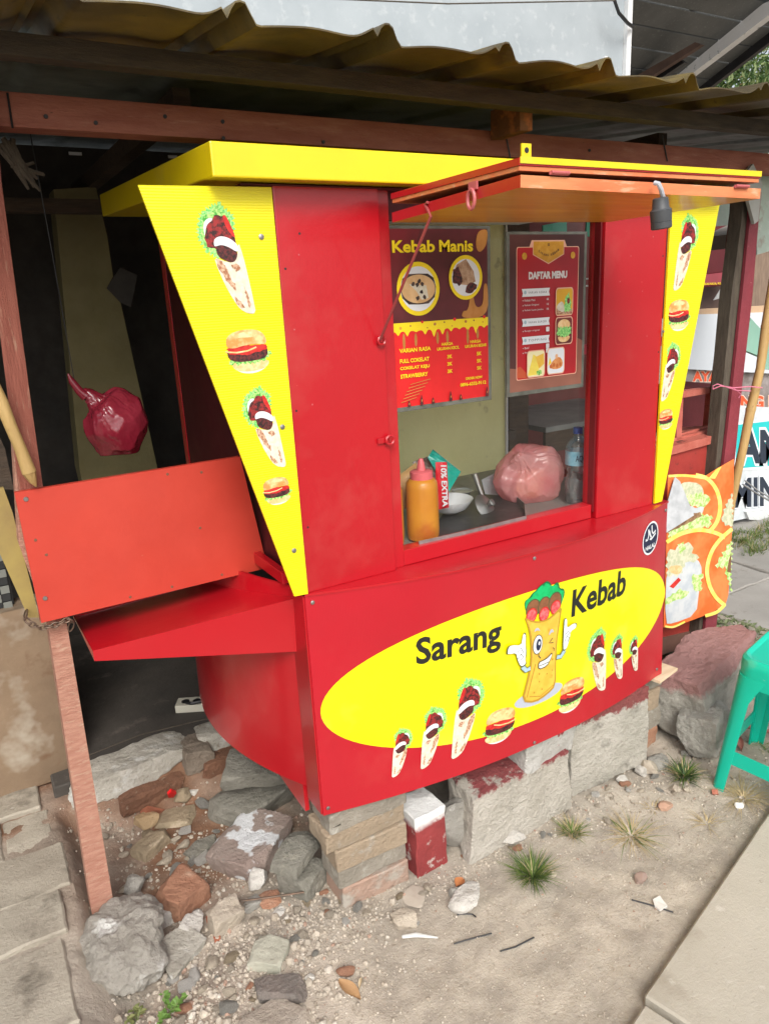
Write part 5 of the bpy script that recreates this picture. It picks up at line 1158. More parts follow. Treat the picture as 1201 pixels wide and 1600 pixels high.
# ---- gravel
def gravel():
    rn=random.Random(11); base=[]
    bm=bmesh.new(); bmesh.ops.create_icosphere(bm,subdivisions=1,radius=1); bv=[v.co.copy() for v in bm.verts]; bf=[[v.index for v in f.verts] for f in bm.faces]; bm.free()
    V=[];F=[];C=[]
    zones=[(3600,-.30,-.08,.26,.20,.9),(1500,-.2,.35,.30,.25,.9),(900,-.05,.0,.22,.10,.8),(1100,.45,-.07,.50,.05,.75),(4200,.75,-.30,.9,.28,.36),(4200,.25,-.40,.7,.35,.38),(700,1.1,-.15,.3,.12,.65),(500,1.45,-.35,.4,.3,.8),(250,-.45,.7,.12,.10,1)]
    for n,cx,cy,sx,sy,ss in zones:
        for _ in range(n):
            x=rn.gauss(cx,sx*.6); y=rn.gauss(cy,sy*.6)
            if x<-.60 or y>.78 or x>2.3: continue
            r=.0018+.0065*rn.random()**2.6; r*=ss
            if n==3600 and rn.random()<.08: r*=1.8
            z=gh(x,y)+r*.25; q=[rn.uniform(.7,1.2) for _ in range(3)]; a=rn.random()*6.28; R_=Matrix.Rotation(a,3,Vector((rn.gauss(0,1),rn.gauss(0,1),rn.gauss(0,1))).normalized())
            o=len(V)
            for v in bv:
                p=R_@Vector((v.x*q[0]*rn.uniform(.8,1.15),v.y*q[1],v.z*q[2]*.75))*r; V.append(Vector((x,y,z))+p)
            F+= [[i+o for i in f] for f in bf]
            t=rn.random(); c=Vector((.52,.47,.40)) if t<.10 else Vector((.43,.375,.305)) if t<.78 else Vector((.33,.28,.22)) if t<.96 else Vector((.36,.24,.18))
            c=c*rn.uniform(.8,1.15); C+=[c]*len(bv)
    mb=MB(); mb.add(V,F,mat('gravel_stone',(.9,.9,.9),(1.05,1.05,1.05),rough=.9,scale=40,attr='tint'),False); mb.c=C
    stuff(mb.build('gravel'))
gravel()

# ================================================================ GRASS AND WEEDS
GR=mat('grass_green',(.10,.17,.03),(.17,.24,.05),rough=.6,scale=60,tl=.3); DRY=mat('grass_dry',(.52,.42,.24),(.42,.32,.17),rough=.7,scale=60,tl=.2); GRD=mat('grass_dark',(.05,.10,.03),(.08,.14,.04),rough=.6,scale=60,tl=.3)
def blades(mb,c,n,hgt,spread,m,rn,wd=.0016,droop=.6,lean=1.):
    for _ in range(n):
        a=rn.random()*6.283; L_=hgt*rn.uniform(.45,1.1); r0=rn.random()*spread*.35; s_=Vector((c[0]+math.cos(a)*r0,c[1]+math.sin(a)*r0,c[2]-.002))
        a+=rn.uniform(-.5,.5); dirv=Vector((math.cos(a),math.sin(a),0)); out=spread*rn.uniform(.2,1.)*lean; side_=Vector((-dirv.y,dirv.x,0))*wd*rn.uniform(.6,1.2)
        pts=[]; 
        for k in range(5):
            t=k/4; pts.append(s_+dirv*out*t**1.2+Vector((0,0,L_*(t-droop*t*t*.75))))
        V=[];F=[]
        for k,p in enumerate(pts): w_=side_*(1-.9*k/4); V+=[p-w_,p+w_]
        for k in range(4): F.append([2*k,2*k+1,2*k+3,2*k+2])
        mb.add(V,F,m,False)
def tuft(label,x,y,n,h,sp,mix_,seed,nm='grass_tuft',**k):
    g0=at(x,y,Z=0.0); rn=random.Random(seed); mb=MB(); c=(g0.x,g0.y,gh(g0.x,g0.y))
    for m,fr in mix_: blades(mb,c,int(n*fr),h,sp,m,rn,**k)
    return tag(mb.build(nm,None,origin=c),label,'grass')
tuft('bushy green grass tuft in front of the big blocks',832,1372,330,.072,.085,((GR,.6),(GRD,.3),(DRY,.1)),1)
tuft('sparse green and straw tuft right of the bushy one',893,1305,140,.06,.065,((GR,.5),(DRY,.5)),2)
tuft('dry straw coloured tuft with a green heart near the slab side',985,1305,130,.05,.11,((DRY,.7),(GR,.3)),3,droop=.9)
tuft('dry curled grass against the stool foot',1160,1245,120,.05,.12,((DRY,1),),4,droop=1.0)
tuft('wilted straw wisp below the stool',1105,1285,30,.03,.07,((DRY,1),),5,droop=1.0)
tuft('small wisp of dry grass above the pinkish stone',1018,1262,22,.03,.05,((DRY,1),),6,droop=1.0)
tuft('dark green weed growing under the jagged grey lump',1068,1215,140,.06,.08,((GRD,.6),(GR,.3),(DRY,.2)),7,wd=.003)
tuft('tiny dark tuft beside the edge of the slab',940+130,1460,0,.02,.02,((GRD,1),),8) if 0 else None
# leafy weed bottom left
def weed(label,x,y,h,sp,n,m,seed,Z=0,nm='weed',cat='weed',lw=.012,gx=None):
    g0=at(x,y,Z=Z) if gx is None else Vector(gx); rn=random.Random(seed); mb=MB(); stem=mat('weed_stem',(.16,.2,.07),None,rough=.7)
    for s_ in range(max(3,n//9)):
        a=rn.random()*6.28; tip=g0+Vector((math.cos(a)*sp*rn.random(),math.sin(a)*sp*rn.random(),h*rn.uniform(.5,1))); mid=g0.lerp(tip,.5)+Vector((0,0,h*.15)); mb.tube([g0,mid,tip],[.0012,.001,.0005],stem,4)
        for k in range(9):
            t=rn.uniform(.25,1); p=g0.lerp(mid,t*2) if t<.5 else mid.lerp(tip,t*2-1); b=rn.random()*6.28; d=Vector((math.cos(b),math.sin(b),rn.uniform(-.2,.6))).normalized(); L_=lw*rn.uniform(.8,1.8); sd_=d.cross(Vector((0,0,1))).normalized()*L_*.32; up=Vector((0,0,.12*L_))
            mb.add([p,p+d*L_*.5-sd_+up,p+d*L_,p+d*L_*.5+sd_+up],[[0,1,2],[0,2,3]],m)
    return tag(mb.build(nm,None,origin=g0),label,cat)
LF=mat('weed_leaf',(.12,.24,.05),(.2,.34,.08),rough=.5,scale=50,tl=.3); LFD=mat('creeper_leaf',(.13,.17,.075),(.22,.25,.13),rough=.6,scale=20,tl=.25)
weed('leafy green weed sprouting at the bottom left by the paving edge',262,1590,.06,.07,60,LF,3,Z=.0)
weed('low green weed beside the paving right of the leafy one',215,1600,.04,.05,25,mat('olive_leaf',(.16,.19,.06),(.24,.25,.1),rough=.6,scale=50,tl=.2),4,Z=.0)
# creepers and grass at far right
rn=random.Random(21); gc=MB()
for _ in range(1500):
    x=rn.uniform(1.75,2.30); y=rn.uniform(-.05,.75) if rn.random()<.6 else rn.uniform(.2,.6)
    p=Vector((x,y,rn.uniform(0,.05))); b=rn.random()*6.28; d=Vector((math.cos(b),math.sin(b),rn.uniform(0,.7))).normalized(); L_=.032*rn.uniform(.5,1.3); s_=d.cross(Vector((0,0,1))).normalized()*L_*.28; up=Vector((0,0,.006))
    gc.add([p,p+d*L_*.5-s_+up,p+d*L_,p+d*L_*.5+s_+up],[[0,1,2],[0,2,3]],LFD)
for _ in range(60): blades(gc,(rn.uniform(1.5,2.3),rn.uniform(-.3,.3),0),10,.05,.07,DRY if rn.random()<.6 else GR,rn,droop=.9)
stuff(gc.build('ground_cover'))
gc=MB()
for _ in range(130): blades(gc,(rn.uniform(3.15,3.9),rn.uniform(.95,1.28),0),12,.11,.08,GR if rn.random()<.75 else DRY,rn,wd=.0025)
stuff(gc.build('grass'))

# ================================================================ STOOL
SE1=Vector((math.cos(R3(14)),math.sin(R3(14)),0)); SE2=Vector((math.sin(R3(8)),-math.cos(R3(8)),0)); SA=Vector((1.208,-.212,0))
st=thing('plastic_stool','turquoise green plastic stool standing on the dirt at the right edge','stool',SA+SE1*.17+SE2*.17)
W_=.345
foot=[SA,SA+SE1*W_,SA+SE1*W_+SE2*W_,SA+SE2*W_]; cen=sum(foot,Vector())/4
H_=.462
topc=[cen+(f-cen)*.82+Vector((0,0,H_)) for f in foot]
def rr3(corners,r,z=0,n=6):
    out=[]
    for i in range(4):
        c=corners[i]; a=(corners[i-1]-c).normalized(); b=(corners[(i+1)%4]-c).normalized()
        for k in range(n+1):
            t=k/n*math.pi/2; out.append(c+a*r*(1-math.sin(t))+b*r*(1-math.cos(t))+Vector((0,0,z)))
    return out
def loft(rings,m,capA=True,capB=True):
    mb=MB(); V=[];F=[]; n=len(rings[0])
    for r in rings: V+=r
    for i in range(len(rings)-1):
        for k in range(n): F.append([i*n+k,i*n+(k+1)%n,(i+1)*n+(k+1)%n,(i+1)*n+k])
    if capB: F.append([(len(rings)-1)*n+k for k in range(n)])
    if capA: F.append(list(range(n))[::-1])
    mb.add(V,F,m,True); return mb
def sc(cs,f,dz=0): 
    m=sum(cs,Vector())/4; return [m+(c-m)*f+Vector((0,0,dz)) for c in cs]
tp=loft([rr3(sc(topc,.99,-.09),.05),rr3(sc(topc,1.0,-.03),.05),rr3(sc(topc,.985,-.008),.05),rr3(sc(topc,.93,0),.05),rr3(sc(topc,.88,-.002),.05),rr3(sc(topc,.84,-.008),.045),rr3(sc(topc,.35,-.010),.02),rr3(sc(topc,.10,-.010),.01),rr3(sc(topc,.09,-.03),.01)],TEALP,False,True)
# slots: skirt below the top; legs as tapered angle sections
tp.build('seat',st)
for i in range(4):
    f=foot[i]; tc=topc[i]; a=(foot[i-1]-f).normalized(); b=(foot[(i+1)%4]-f).normalized(); mb=MB()
    rings=[]
    for t in (0,.12,.3,.55,.8,1):
        base=f.lerp(tc+Vector((0,0,-.06)),t); wa=.038+.022*t+ (.03 if t>.9 else 0); r=.014+.02*t; th=.005
        pts=[]
        pts.append(base+a*wa); pts.append(base+a*r)
        pts.append(base+a*r*.35+b*r*.35); pts.append(base+b*r); pts.append(base+b*wa)
        pts.append(base+b*wa+a*th); pts.append(base+b*(r+th)+a*th); pts.append(base+a*(r*.6+th)+b*(r*.6+th)); pts.append(base+a*(r+th)+b*th); pts.append(base+a*wa+b*th)
        rings.append(pts)
    lg=loft(rings,TEALP); lg.build('leg',st)
for i in range(4):
    f=foot[i]; g_=foot[(i+1)%4]; tf=topc[i]; tg_=topc[(i+1)%4]; z0,z1=.105,.150
    def edge(p,t_,z): return p.lerp(t_,z/H_)
    a0=edge(f,tf,z0); b0=edge(g_,tg_,z0); a1=edge(f,tf,z1); b1=edge(g_,tg_,z1); d=(b0-a0).normalized()
    inw=(cen-(f+g_)/2); inw.z=0; inw.normalize()
    mb=MB(); mb.prism([a0+d*.03+inw*.003,b0-d*.03+inw*.003,b1-d*.03+inw*.003,a1+d*.03+inw*.003],inw*.004,TEALP); mb.build('stretcher',st)
# dry red leaves under the stool
for i,(x,y,r_) in enumerate(((1155,1165,40),(1185,1140,-20),(1195,1150,-25))):
    g0=at(x,y,Z=0); leaf(('brown-red dry leaf under the stool between its legs','long reddish dry leaf under the stool','second long reddish leaf under the stool, at the picture edge')[i],x,y,.09,.022,R3(r_),mat('red_leaf',(.42,.18,.14),(.33,.13,.1),rough=.7,scale=14))

# ================================================================ BANNER and RED STALL at right
bn=thing('food_banner','orange food banner with burger and salad pictures hung on the red stall','banner',(1.75,.26,.25))
BY=.27
def bnp(u,v): # u,v in pixel space of the photo plane of the banner
    return at(u,v,Y=BY)
def curlY(x): return 0
ban_pts=[(1043,745),(1085,741),(1101,744),(1120,732),(1146,717),(1144,800),(1140,880),(1137,930),(1133,943),(1110,958),(1062,976),(1050,982),(1036,980),(1040,870)]
I_BO=ink('banner_orange',(.72,.13,.02),(.80,.22,.06),10); I_BY=ink('banner_yellow',(.85,.66,.10),(.88,.74,.2),30); I_BW=ink('banner_white',(.44,.49,.53),(.56,.59,.60),20); I_BG=ink('banner_lettuce',(.30,.52,.10),(.66,.74,.40),70); I_BBUN=ink('banner_bun',(.62,.60,.44),(.44,.48,.30),60); I_BFOLD=ink('banner_fold',(.52,.54,.56),(.40,.42,.44),20)
mb=MB(); mb.prism([bnp(*p) for p in ban_pts],(0,.002,0),I_BO); bso=mb.build('sheet',bn)
def pb(P_): # flat print in banner picture coordinates -> local 2-D (x,z)
    return [(bnp(x,y).x,bnp(x,y).z) for x,y in P_]
bi=[]
bi.append((pb(line2(cm([(1086,742),(1104,748),(1118,765),(1124,790),(1119,815),(1106,832)]),6)),I_BY)); bi.append((pb([(1118,733),(1126,729),(1116,748),(1106,747)]),I_BY)); bi.append((pb(line2(cm([(1043,744),(1070,743),(1100,747)]),4)),I_BY))
bi.append((pb(smooth2([(1060,758),(1070,752),(1092,755),(1099,768),(1096,778),(1070,778),(1060,775)],1)),I_BBUN))
bi.append((pb(rag(smooth2([(1062,776),(1100,768),(1110,778),(1106,790),(1090,793),(1070,788)],1),2,4,1,True)),I_BG))
bi.append((pb(rag([(1075,792),(1098,792),(1096,802),(1085,806),(1072,804)],1.5,4,2)),I_BW)); bi.append((pb(rag([(1043,822),(1090,802),(1112,805),(1108,822),(1070,830),(1043,842)],2.5,4,3,True)),I_BG)); bi.append((pb(rag([(1043,818),(1070,806),(1092,800),(1095,806),(1060,824),(1043,832)],1,4,3)),ink('banner_patty',(.20,.10,.05),(.35,.22,.1),60)))
bi.append((pb(rag([(1143,770),(1144,822),(1136,822),(1125,815),(1128,800),(1135,785)],2,4,4,True)),I_BBUN)); bi.append((pb(rag([(1142,845),(1140,925),(1134,900),(1131,885),(1118,888),(1119,874),(1126,868),(1131,855)],2.5,4,5,True)),I_BG)); bi.append((pb([(1141,862),(1140,895),(1134,893),(1137,875)]),ink('banner_brown',(.18,.09,.04))))
bi.append((pb(line2(cm([(1040,847),(1062,834),(1090,828),(1115,832),(1131,840)]),6)),I_BY)); bi.append((pb(line2(cm([(1142,826),(1124,842),(1110,862),(1103,888),(1106,912),(1116,932),(1131,946)]),6)),I_BY)); bi.append((pb(line2(cm([(1131,944),(1118,956),(1100,962)]),5)),I_BY))
bi.append((pb(smooth2([(1040,880),(1070,872),(1088,872),(1096,890),(1090,925),(1086,960),(1050,974),(1037,974)],1)),I_BW))
bi.append((pb(rag([(1040,862),(1052,858),(1066,848),(1075,845),(1080,850),(1080,862),(1088,866),(1088,876),(1070,880),(1060,898),(1040,900)],2.5,5,6,True)),I_BBUN)); bi.append((pb(rag([(1056,850),(1066,846),(1070,858),(1060,866)],1.5,4,7)),I_BG)); bi.append((pb(smooth2([(1042,885),(1060,882),(1066,888),(1058,898),(1044,894)],1)),ink('banner_tan',(.62,.42,.18),(.72,.56,.3),60)))
bi.append((pb([(1044,916),(1058,902),(1062,906),(1050,919)]),I_TOM)); bi.append((pb(rag([(1078,900),(1090,896),(1098,897),(1092,905),(1096,920),(1084,925),(1080,915)],2,4,8,True)),I_BG)); bi.append((pb(rag([(1038,935),(1060,920),(1076,925),(1066,934),(1038,944)],1.5,4,9)),I_BG))
bi.append((pb(line2(cm([(1037,978),(1050,979),(1068,971)]),3)),I_BY))
printed('print',bso,bi,lambda u,v,off: Vector((u,BY-.0005-off,v)),.0003,.00015)
fo_=MB(); fo_.prism([at(1053,745,Y=BY-.012),at(1061,752,Y=BY-.016),at(1083,805,Y=BY-.03),at(1040,832,Y=BY-.012),at(1040,790,Y=BY-.008)],(0,-.002,0),I_BFOLD); fo_.build('folded_corner',bn)
rs=thing('red_stall','weathered red wooden stall with glass display frame behind the banner','stall',(1.75,.5,.1))
MB().prism([at(1020,700,Y=.36),at(1104,690,Y=.36),at(1088,985,Y=.36),at(1020,1000,Y=.36)],(0,.03,0),STALLR).build('front_board',rs)
MB().prism([at(1020,1000,Y=.355),at(1089,984,Y=.355),at(1087,1005,Y=.355),at(1020,1028,Y=.355)],(0,.03,0),mat('stall_plinth',(.22,.11,.08),(.16,.08,.06),rough=.85,scale=12)).build('plinth',rs)
MB().prism([at(1094,935,Y=.34),at(1104,932,Y=.34),at(1096,1006,Y=.34),at(1085,1008,Y=.34)],(0,.04,0),DARKW).build('stall_leg',rs)
MB().prism([at(1100,930,Y=.335),at(1116,925,Y=.335),at(1114,990,Y=.335),at(1098,1000,Y=.335)],(0,.04,0),mat('brown_foot',(.20,.13,.10),(.14,.09,.07),rough=.8,scale=12)).build('stall_leg',rs)
MB().prism([at(1030,703,Y=.345),at(1116,680,Y=.345),at(1116,692,Y=.345),at(1030,716,Y=.345)],(0,.16,0),SALMON).build('ledge',rs)
MB().prism([at(1030,690,Y=.40),at(1112,671,Y=.40),at(1112,680,Y=.40),at(1030,702,Y=.40)],(0,.04,0),SALMON).build('frame_bar',rs)
MB().prism([at(1058,622,Y=.40),at(1067,620,Y=.40),at(1064,686,Y=.40),at(1056,688,Y=.40)],(0,.03,0),SALMON).build('frame_bar',rs)
MB().prism([at(1112,612,Y=.44),at(1121,610,Y=.44),at(1113,672,Y=.44),at(1106,674,Y=.44)],(0,.03,0),SALMON).build('frame_bar',rs)
MB().prism([at(1052,613,Y=.38),at(1122,604,Y=.44),at(1122,612,Y=.44),at(1052,624,Y=.38)],(0,.03,0),SALMON).build('frame_bar',rs)
MB().prism([at(1050,594,Y=.60),at(1120,600,Y=.60),at(1120,606,Y=.60),at(1050,602,Y=.60)],(0,.03,0),MAROON).build('frame_bar',rs)
MB().prism([at(1030,600,Y=.80),at(1122,600,Y=.80),at(1112,700,Y=.80),at(1030,720,Y=.80)],(0,.02,0),MAROON).build('back_board',rs)
MB().prism([at(1055,680,Y=.42),at(1108,664,Y=.42),at(1108,668,Y=.75),at(1055,668,Y=.75)],(0,0,-.01),SALMON).build('shelf_board',rs)
MB().prism([at(1120,640,Y=.46),at(1145,470,Y=.46),at(1155,400,Y=.46),at(1165,310,Y=.46),at(1172,310,Y=.46),at(1163,400,Y=.46),at(1150,480,Y=.46),at(1128,640,Y=.46)],(0,.03,0),MAROON).build('upright',rs) if 0 else None
# far stall: maroon fascia, sign strip, white counter, banner
fs=thing('far_stall','far food stall with maroon fascia, white counter glass and lettered banner','stall',(3.4,1.5,0))
MB().prism([at(1095,356,Y=1.5),at(1162,340,Y=1.5),at(1162,420,Y=1.5),at(1080,430,Y=1.5)],(0,.03,0),MAROON).build('fascia',fs)
MB().prism([at(1083,432,Y=1.48),at(1142,424,Y=1.48),at(1142,442,Y=1.48),at(1080,448,Y=1.48)],(0,.02,0),mat('sign_plum',(.30,.05,.07),(.22,.04,.05),rough=.5)).build('sign_strip',fs)
s_o=bpy.data.objects['sign_strip']
def onY(Yv): return lambda u,v,off: Vector((at(u,v,Y=Yv).x,Yv-off,at(u,v,Y=Yv).z))
def TP(s,x0,y0,x1,y1,slope,m,**k):
    """lettering between pixel columns, converted to true plane coordinates"""
    V,F=text2(s,**k); return ('mesh',[(x0+(x1-x0)*u, y1-(y1-y0)*v+slope*(x1-x0)*u) for u,v in V],F,m)
printed('lettering',s_o,[TP('AKAS RAYA, PONSEL',1098,442,1134,446,-.03,I_YEL,bold=.02)],onY(1.478))
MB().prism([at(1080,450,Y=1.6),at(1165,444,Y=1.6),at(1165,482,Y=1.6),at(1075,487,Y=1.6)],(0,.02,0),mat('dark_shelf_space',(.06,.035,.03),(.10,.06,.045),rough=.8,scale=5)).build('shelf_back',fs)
MB().prism([at(1070,484,Y=1.42),at(1260,474,Y=1.42),at(1260,486,Y=1.42),at(1068,494,Y=1.42)],(0,.03,0),mat('pale_wood_rail',(.55,.38,.24),(.48,.32,.2),rough=.7,scale=9)).build('rail',fs)
MB().prism([at(1066,492,Y=1.415),at(1258,486,Y=1.415),at(1250,586,Y=1.415),at(1058,576,Y=1.415)],(0,.01,0),mat('white_cloth',(.62,.66,.70),(.55,.59,.63),rough=.8,scale=3)).build('counter_cloth',fs)
MB().prism([at(1055,573,Y=1.45),at(1250,585,Y=1.45),at(1250,655,Y=1.45),at(1050,625,Y=1.45)],(0,.01,0),mat('display_case',(.16,.13,.12),(.34,.31,.30),rough=.4,scale=12)).build('display_glass',fs)
dg_=bpy.data.objects['display_glass']
I_OR=ink('sign_orange',(.80,.10,.03)); I_PK=ink('sign_pale',(.80,.62,.50)); I_TEAL=ink('sign_teal',(.02,.50,.50)); I_SILV=ink('sign_silver',(.62,.66,.68),(.54,.58,.6),20); I_DK=ink('sign_black',(.02,.03,.05))
it=[]
for s,x0,x1,y0,y1,sl in (('AYAM',1081,1134,580,596,.0),('NG ISI',1156,1222,618,638,.0)):
    printed('lettering',dg_,[TP(s,x0-.8,y0-1.2,x1+.8,y1+1.2,sl,I_PK,bold=.09),TP(s,x0,y0,x1,y1,sl,I_OR,bold=.045)],onY(1.448),.0005,.001)
fb=MB(); fb.prism([at(1150,633,Y=1.38),at(1250,640,Y=1.38),at(1250,790,Y=1.38),at(1142,815,Y=1.38),at(1142,700,Y=1.38)],(0,.006,0),I_SILV); fbo=fb.build('banner_sheet',fs)
it=[([(1148,660),(1250,648),(1250,728),(1146,736)],I_PLATE),([(1150,664),(1250,652),(1250,724),(1148,732)],I_TEAL)]
printed('print_field',fbo,it,onY(1.377),.0005,.001)
printed('lettering',fbo,[TP('AM',1148,667,1222,728,0,I_PLATE,bold=.09),TP('AM',1150,671,1220,724,0,I_DK,bold=.05)],onY(1.377),.0035,.001)
printed('lettering',fbo,[TP('MINAS',1142,744,1262,796,-.06,I_PLATE,bold=.06),TP('MINAS',1144,747,1260,794,-.06,I_DK,bold=.03)],onY(1.377),.0035,.001)
MB().prism([at(1165,800,Y=1.36),at(1260,790,Y=1.36),at(1260,815,Y=1.36),at(1170,812,Y=1.36)],(0,.03,0),mat('white_sheet_hem',(.66,.68,.68),(.58,.6,.6),rough=.6)).build('hem',fs)
for x in (1192,1222): MB().prism([at(x,808,Y=1.37),at(x+12,806,Y=1.37),at(x+11,850,Y=1.37),at(x,850,Y=1.37)],(0,.06,0),GREYW).build('stall_leg',fs)
# white paper flag and mint cloths by the stall
mb=MB(); mb.prism([at(1140,432,Y=1.2),at(1138,462,Y=1.2),at(1114,469,Y=1.2),at(1126,450,Y=1.2)],(0,.003,0),WHITEP); tag(mb.build('paper_flap'),'white triangular paper flap between the yellow side board and the post','paper')
mtc=mat('mint_cloth',(.36,.62,.50),(.30,.55,.44),rough=.8,scale=5,tl=.2)
mb=MB(); mb.prism([P(1172,497,.5),P(1186,512,.5),P(1195,520,.5),P(1193,560,.5),P(1165,548,.5),P(1163,530,.5)],(0,.02,0),mtc); tag(mb.build('mint_cloth'),'small mint green cloth between the plum post and the bamboo','cloth')
mb=MB(); mb.prism([P(1199,505,.6),P(1260,490,.6),P(1260,585,.6),P(1189,576,.6)],(0,.02,0),mtc); tag(mb.build('mint_cloth'),'larger mint green sheet behind the bamboo at the picture edge','cloth')
mb=MB(); mb.prism([P(1178,362,.8),P(1260,325,.8),P(1260,345,.8),P(1178,385,.8)],(0,.3,.0),mat('old_awning',(.20,.18,.16),(.28,.25,.22),rough=.7,scale=8)); tag(mb.build('small_awning'),'grey brown sloping awning behind the mint board at the right edge','awning')
MB().prism([at(1165,385,Y=1.9),at(1260,385,Y=1.9),at(1260,495,Y=1.9),at(1160,495,Y=1.9)],(0,.03,0),mat('brown_slats',(.16,.11,.08),(.24,.17,.12),rough=.8,scale=9,stretch=(6,1,1))).build('back_slats',fs)
MB().prism([at(1030,330,Y=2.1),at(1262,300,Y=2.1),at(1262,390,Y=2.1),at(1030,500,Y=2.1)],(0,.03,0),MAROON).build('back_wall',fs)
# person's hand with tongs is only hinted at the edge: steel rod
mb=MB(); mb.tube([at(1160,757,Y=1.1),at(1183,772,Y=1.05),at(1215,790,Y=1.0)],.006,STEEL,6); mb.tube([at(1163,751,Y=1.1),at(1185,768,Y=1.05),at(1215,784,Y=1.0)],.005,STEEL,6); tag(mb.build('metal_skewer'),'pair of steel prongs poking in from the right edge before the banner','prongs')

# ================================================================ NEIGHBOUR ROOF, top right
nr=thing('neighbour_roof','dark corrugated lean-to roof with a white beam beside the grey wall','roof',(4.2,2.4,0))
NX=7.6
a_=at(1080,150,X=NX); b_=at(1201,55,X=NX); dv=(b_-a_).normalized()
RC=mat('dark_corrugated',(.13,.14,.14),(.09,.098,.098),rough=.5,scale=3,spots=(((.22,.23,.22),40,.60,.70),))
p0=a_-dv*2.4
for k in range(26):
    s0=p0+dv*k*.27; s1=s0+dv*.25; MB().prism([s0+Vector((-5.0,0,0)),s1+Vector((-5.0,0,0)),s1,s0],(0,0,.02 if k%2 else .06),RC).build('roof_panel',nr)
def nbar(name,pts,X_,th,m): MB().prism([at(x,y,X=X_) for x,y in pts],(th,0,0),m).build(name,nr)
nbar('joist',[(960,78),(1100,-16),(1112,-12),(966,86)],6.2,.08,BLACKP)
nbar('white_beam',[(1000,150),(1172,15),(1225,-10),(1207,18),(1040,146),(1030,155)],7.0,.1,mat('worn_white_beam',(.86,.87,.88),(.78,.79,.80),rough=.7,scale=3,spots=(((.4,.42,.43),16,.62,.68),)))
nbar('fascia',[(1040,152),(1205,20),(1240,20),(1204,64),(1080,158)],7.55,.06,BLACKP)
nbar('lath',[(976,128),(1085,66),(1094,70),(985,140)],6.4,.06,mat('brown_lath',(.16,.10,.08),(.11,.07,.055),rough=.8,scale=6))
nbar('lath',[(976,138),(1060,92),(1068,98),(990,150)],6.5,.06,BLACKP)
mb=MB(); mb.prism([at(1140,152,Y=6.5),at(1215,128,Y=6.5),at(1215,142,Y=6.5),at(1165,152,Y=6.5)],(0,.1,0),BLACKP); mb.build('ridge',nr)
# tree behind
tr_=thing('tree','leafy green tree with a few orange tips seen beyond the neighbour roof','tree',(9.2,5.5,0))
tm=MB(); tc_=at(1165,95,Y=9.5); tm.tube([(tc_.x,tc_.y,0),(tc_.x+.1,tc_.y,1.6),(tc_.x-.1,tc_.y,3.0)],[.16,.12,.07],GREYW,8); tm.tube([(tc_.x-.1,tc_.y,2.2),(tc_.x-.9,tc_.y,3.3)],[.06,.02],GREYW,6); tm.build('trunk',tr_)
rn=random.Random(5); cr=MB(); LT=mat('tree_leaf',(.05,.11,.03),(.10,.19,.05),rough=.5,scale=2,tl=.35); LT2=mat('tree_leaf_pale',(.20,.28,.10),(.30,.36,.16),rough=.5,scale=2,tl=.35); LTO=mat('tree_leaf_orange',(.42,.22,.08),(.5,.3,.12),rough=.6,scale=2,tl=.2)
cl=[(Vector((rn.gauss(tc_.x,2.0),rn.gauss(tc_.y,1.0),rn.gauss(tc_.z-.3,1.1))),rn.uniform(.35,.75)) for _ in range(150)]
for c,r in cl:
    oc=rn.random()<.12
    for _ in range(170):
        d=Vector((rn.gauss(0,1),rn.gauss(0,1),rn.gauss(0,1))).normalized(); p=c+d*r*rn.random()**.4
        dd=(d+Vector((rn.uniform(-.8,.8),rn.uniform(-.8,.8),rn.uniform(-1.2,.4)))).normalized(); L_=rn.uniform(.10,.2); s_=dd.cross(Vector((rn.gauss(0,1),rn.gauss(0,1),1))).normalized()*L_*.14
        m=LTO if (oc and rn.random()<.4) else LT2 if rn.random()<.35 else LT
        cr.add([p,p+dd*L_*.5-s_,p+dd*L_,p+dd*L_*.5+s_],[[0,1,2,3]],m)
cr.build('crown',tr_)

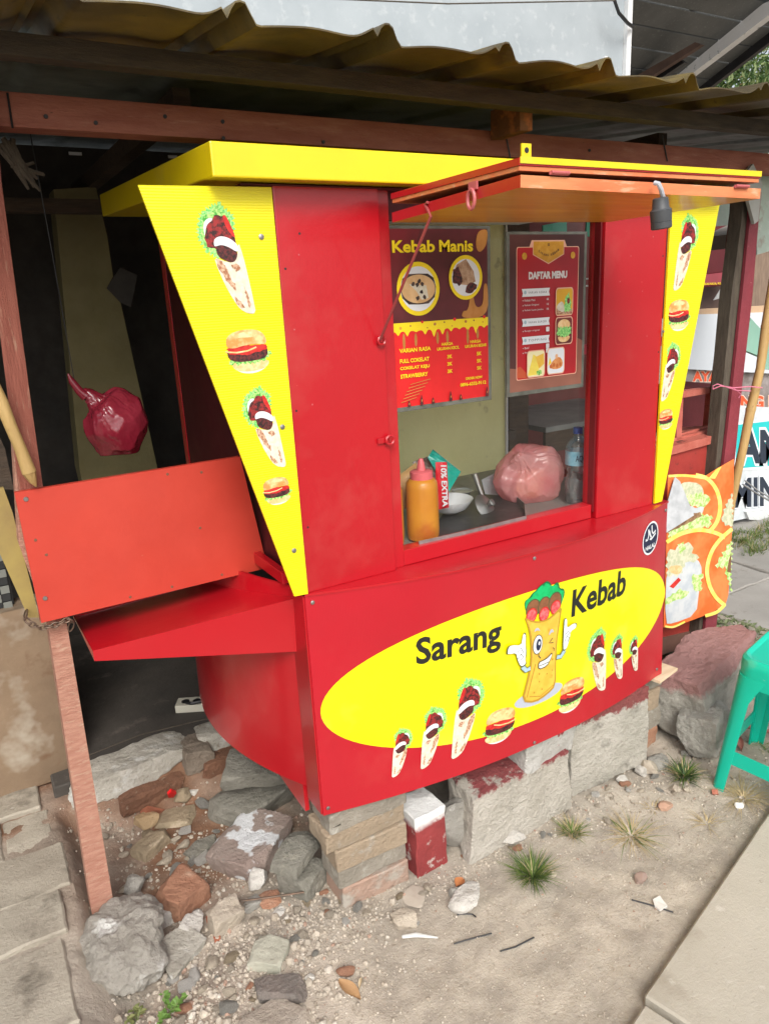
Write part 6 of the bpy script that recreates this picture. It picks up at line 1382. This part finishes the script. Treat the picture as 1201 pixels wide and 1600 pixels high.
# ================================================================ LEFT EDGE: low wall, basket, yellow board, bamboo
lw=MB(); V,F=block_mesh(-2.2,-.50,.90,1.02,.09,.70,CONCB,5,.004); LWM=mat('stained_beige_wall',(.25,.175,.11),(.175,.12,.075),rough=.85,scale=3,bump=.3,bscale=60,spots=(((.36,.31,.24),5,.55,.7),((.16,.085,.045),7,.60,.74))); lw.add(V,F,LWM,True); tag(lw.build('low_wall',None,(-1.3,.95,.09)),'low stained beige wall to the left behind the post','wall')
yb=MB(); yb.prism([P(-20,770,.34),P(6,762,.34),P(20,800,.34),P(62,965,.34),P(45,965,.34),P(-20,820,.34)],(0,.015,0),mat('dull_yellow_board',(.33,.25,.07),(.24,.17,.06),rough=.7,scale=7)); tag(yb.build('yellow_board'),'dull yellow board edge leaning behind the left post','board')
yb=MB(); yb.prism([P(-20,640,.5),P(8,700,.5),P(22,765,.5),P(-20,765,.5)],(0,.02,0),DARKW); tag(yb.build('dark_box'),'dark brown box edge behind the bamboo at the left edge','box')
bk=thing('woven_basket','grey and black plaited basket standing on the low wall at the left edge','basket',(-.66,.93,.70))
wm=[mat('strap_black',(.025,.027,.028),None,rough=.5),mat('strap_grey',(.20,.21,.19),None,rough=.5)]
for i in range(9):
    for j in range(9):
        x=-.80+.026*i; z=.705+.026*j; MB().box((x,.95-(.006 if (i+j)%2 else .002),z),(.0245,.004,.0245),wm[(i+j)%2],None,.0015).build('strap',bk) if x<-.60+.0*j else None
MB().bx(-.82,-.60,.956,1.00,.702,.93,wm[0],.002).build('basket_body',bk)
bl=MB(); pth=[P(-14,588,.24),P(2,628,.24),P(18,668,.24),P(33,703,.24),P(46,738,.24)]; bl.tube(pth,[.010,.014,.0125,.0125,.015],mat('yellow_bamboo',(.46,.31,.12),(.34,.22,.08),rough=.5,scale=9,stretch=(4,4,1),bump=.3,spots=(((.3,.18,.07),22,.64,.72),)),10); bl.tube([pth[-1],P(52,752,.24),P(57,760,.245)],[.014,.008,.002],MATS['yellow_bamboo'],8)
tag(bl.build('bamboo_stick'),'short yellow bamboo stick with a split end against the left post','stick')
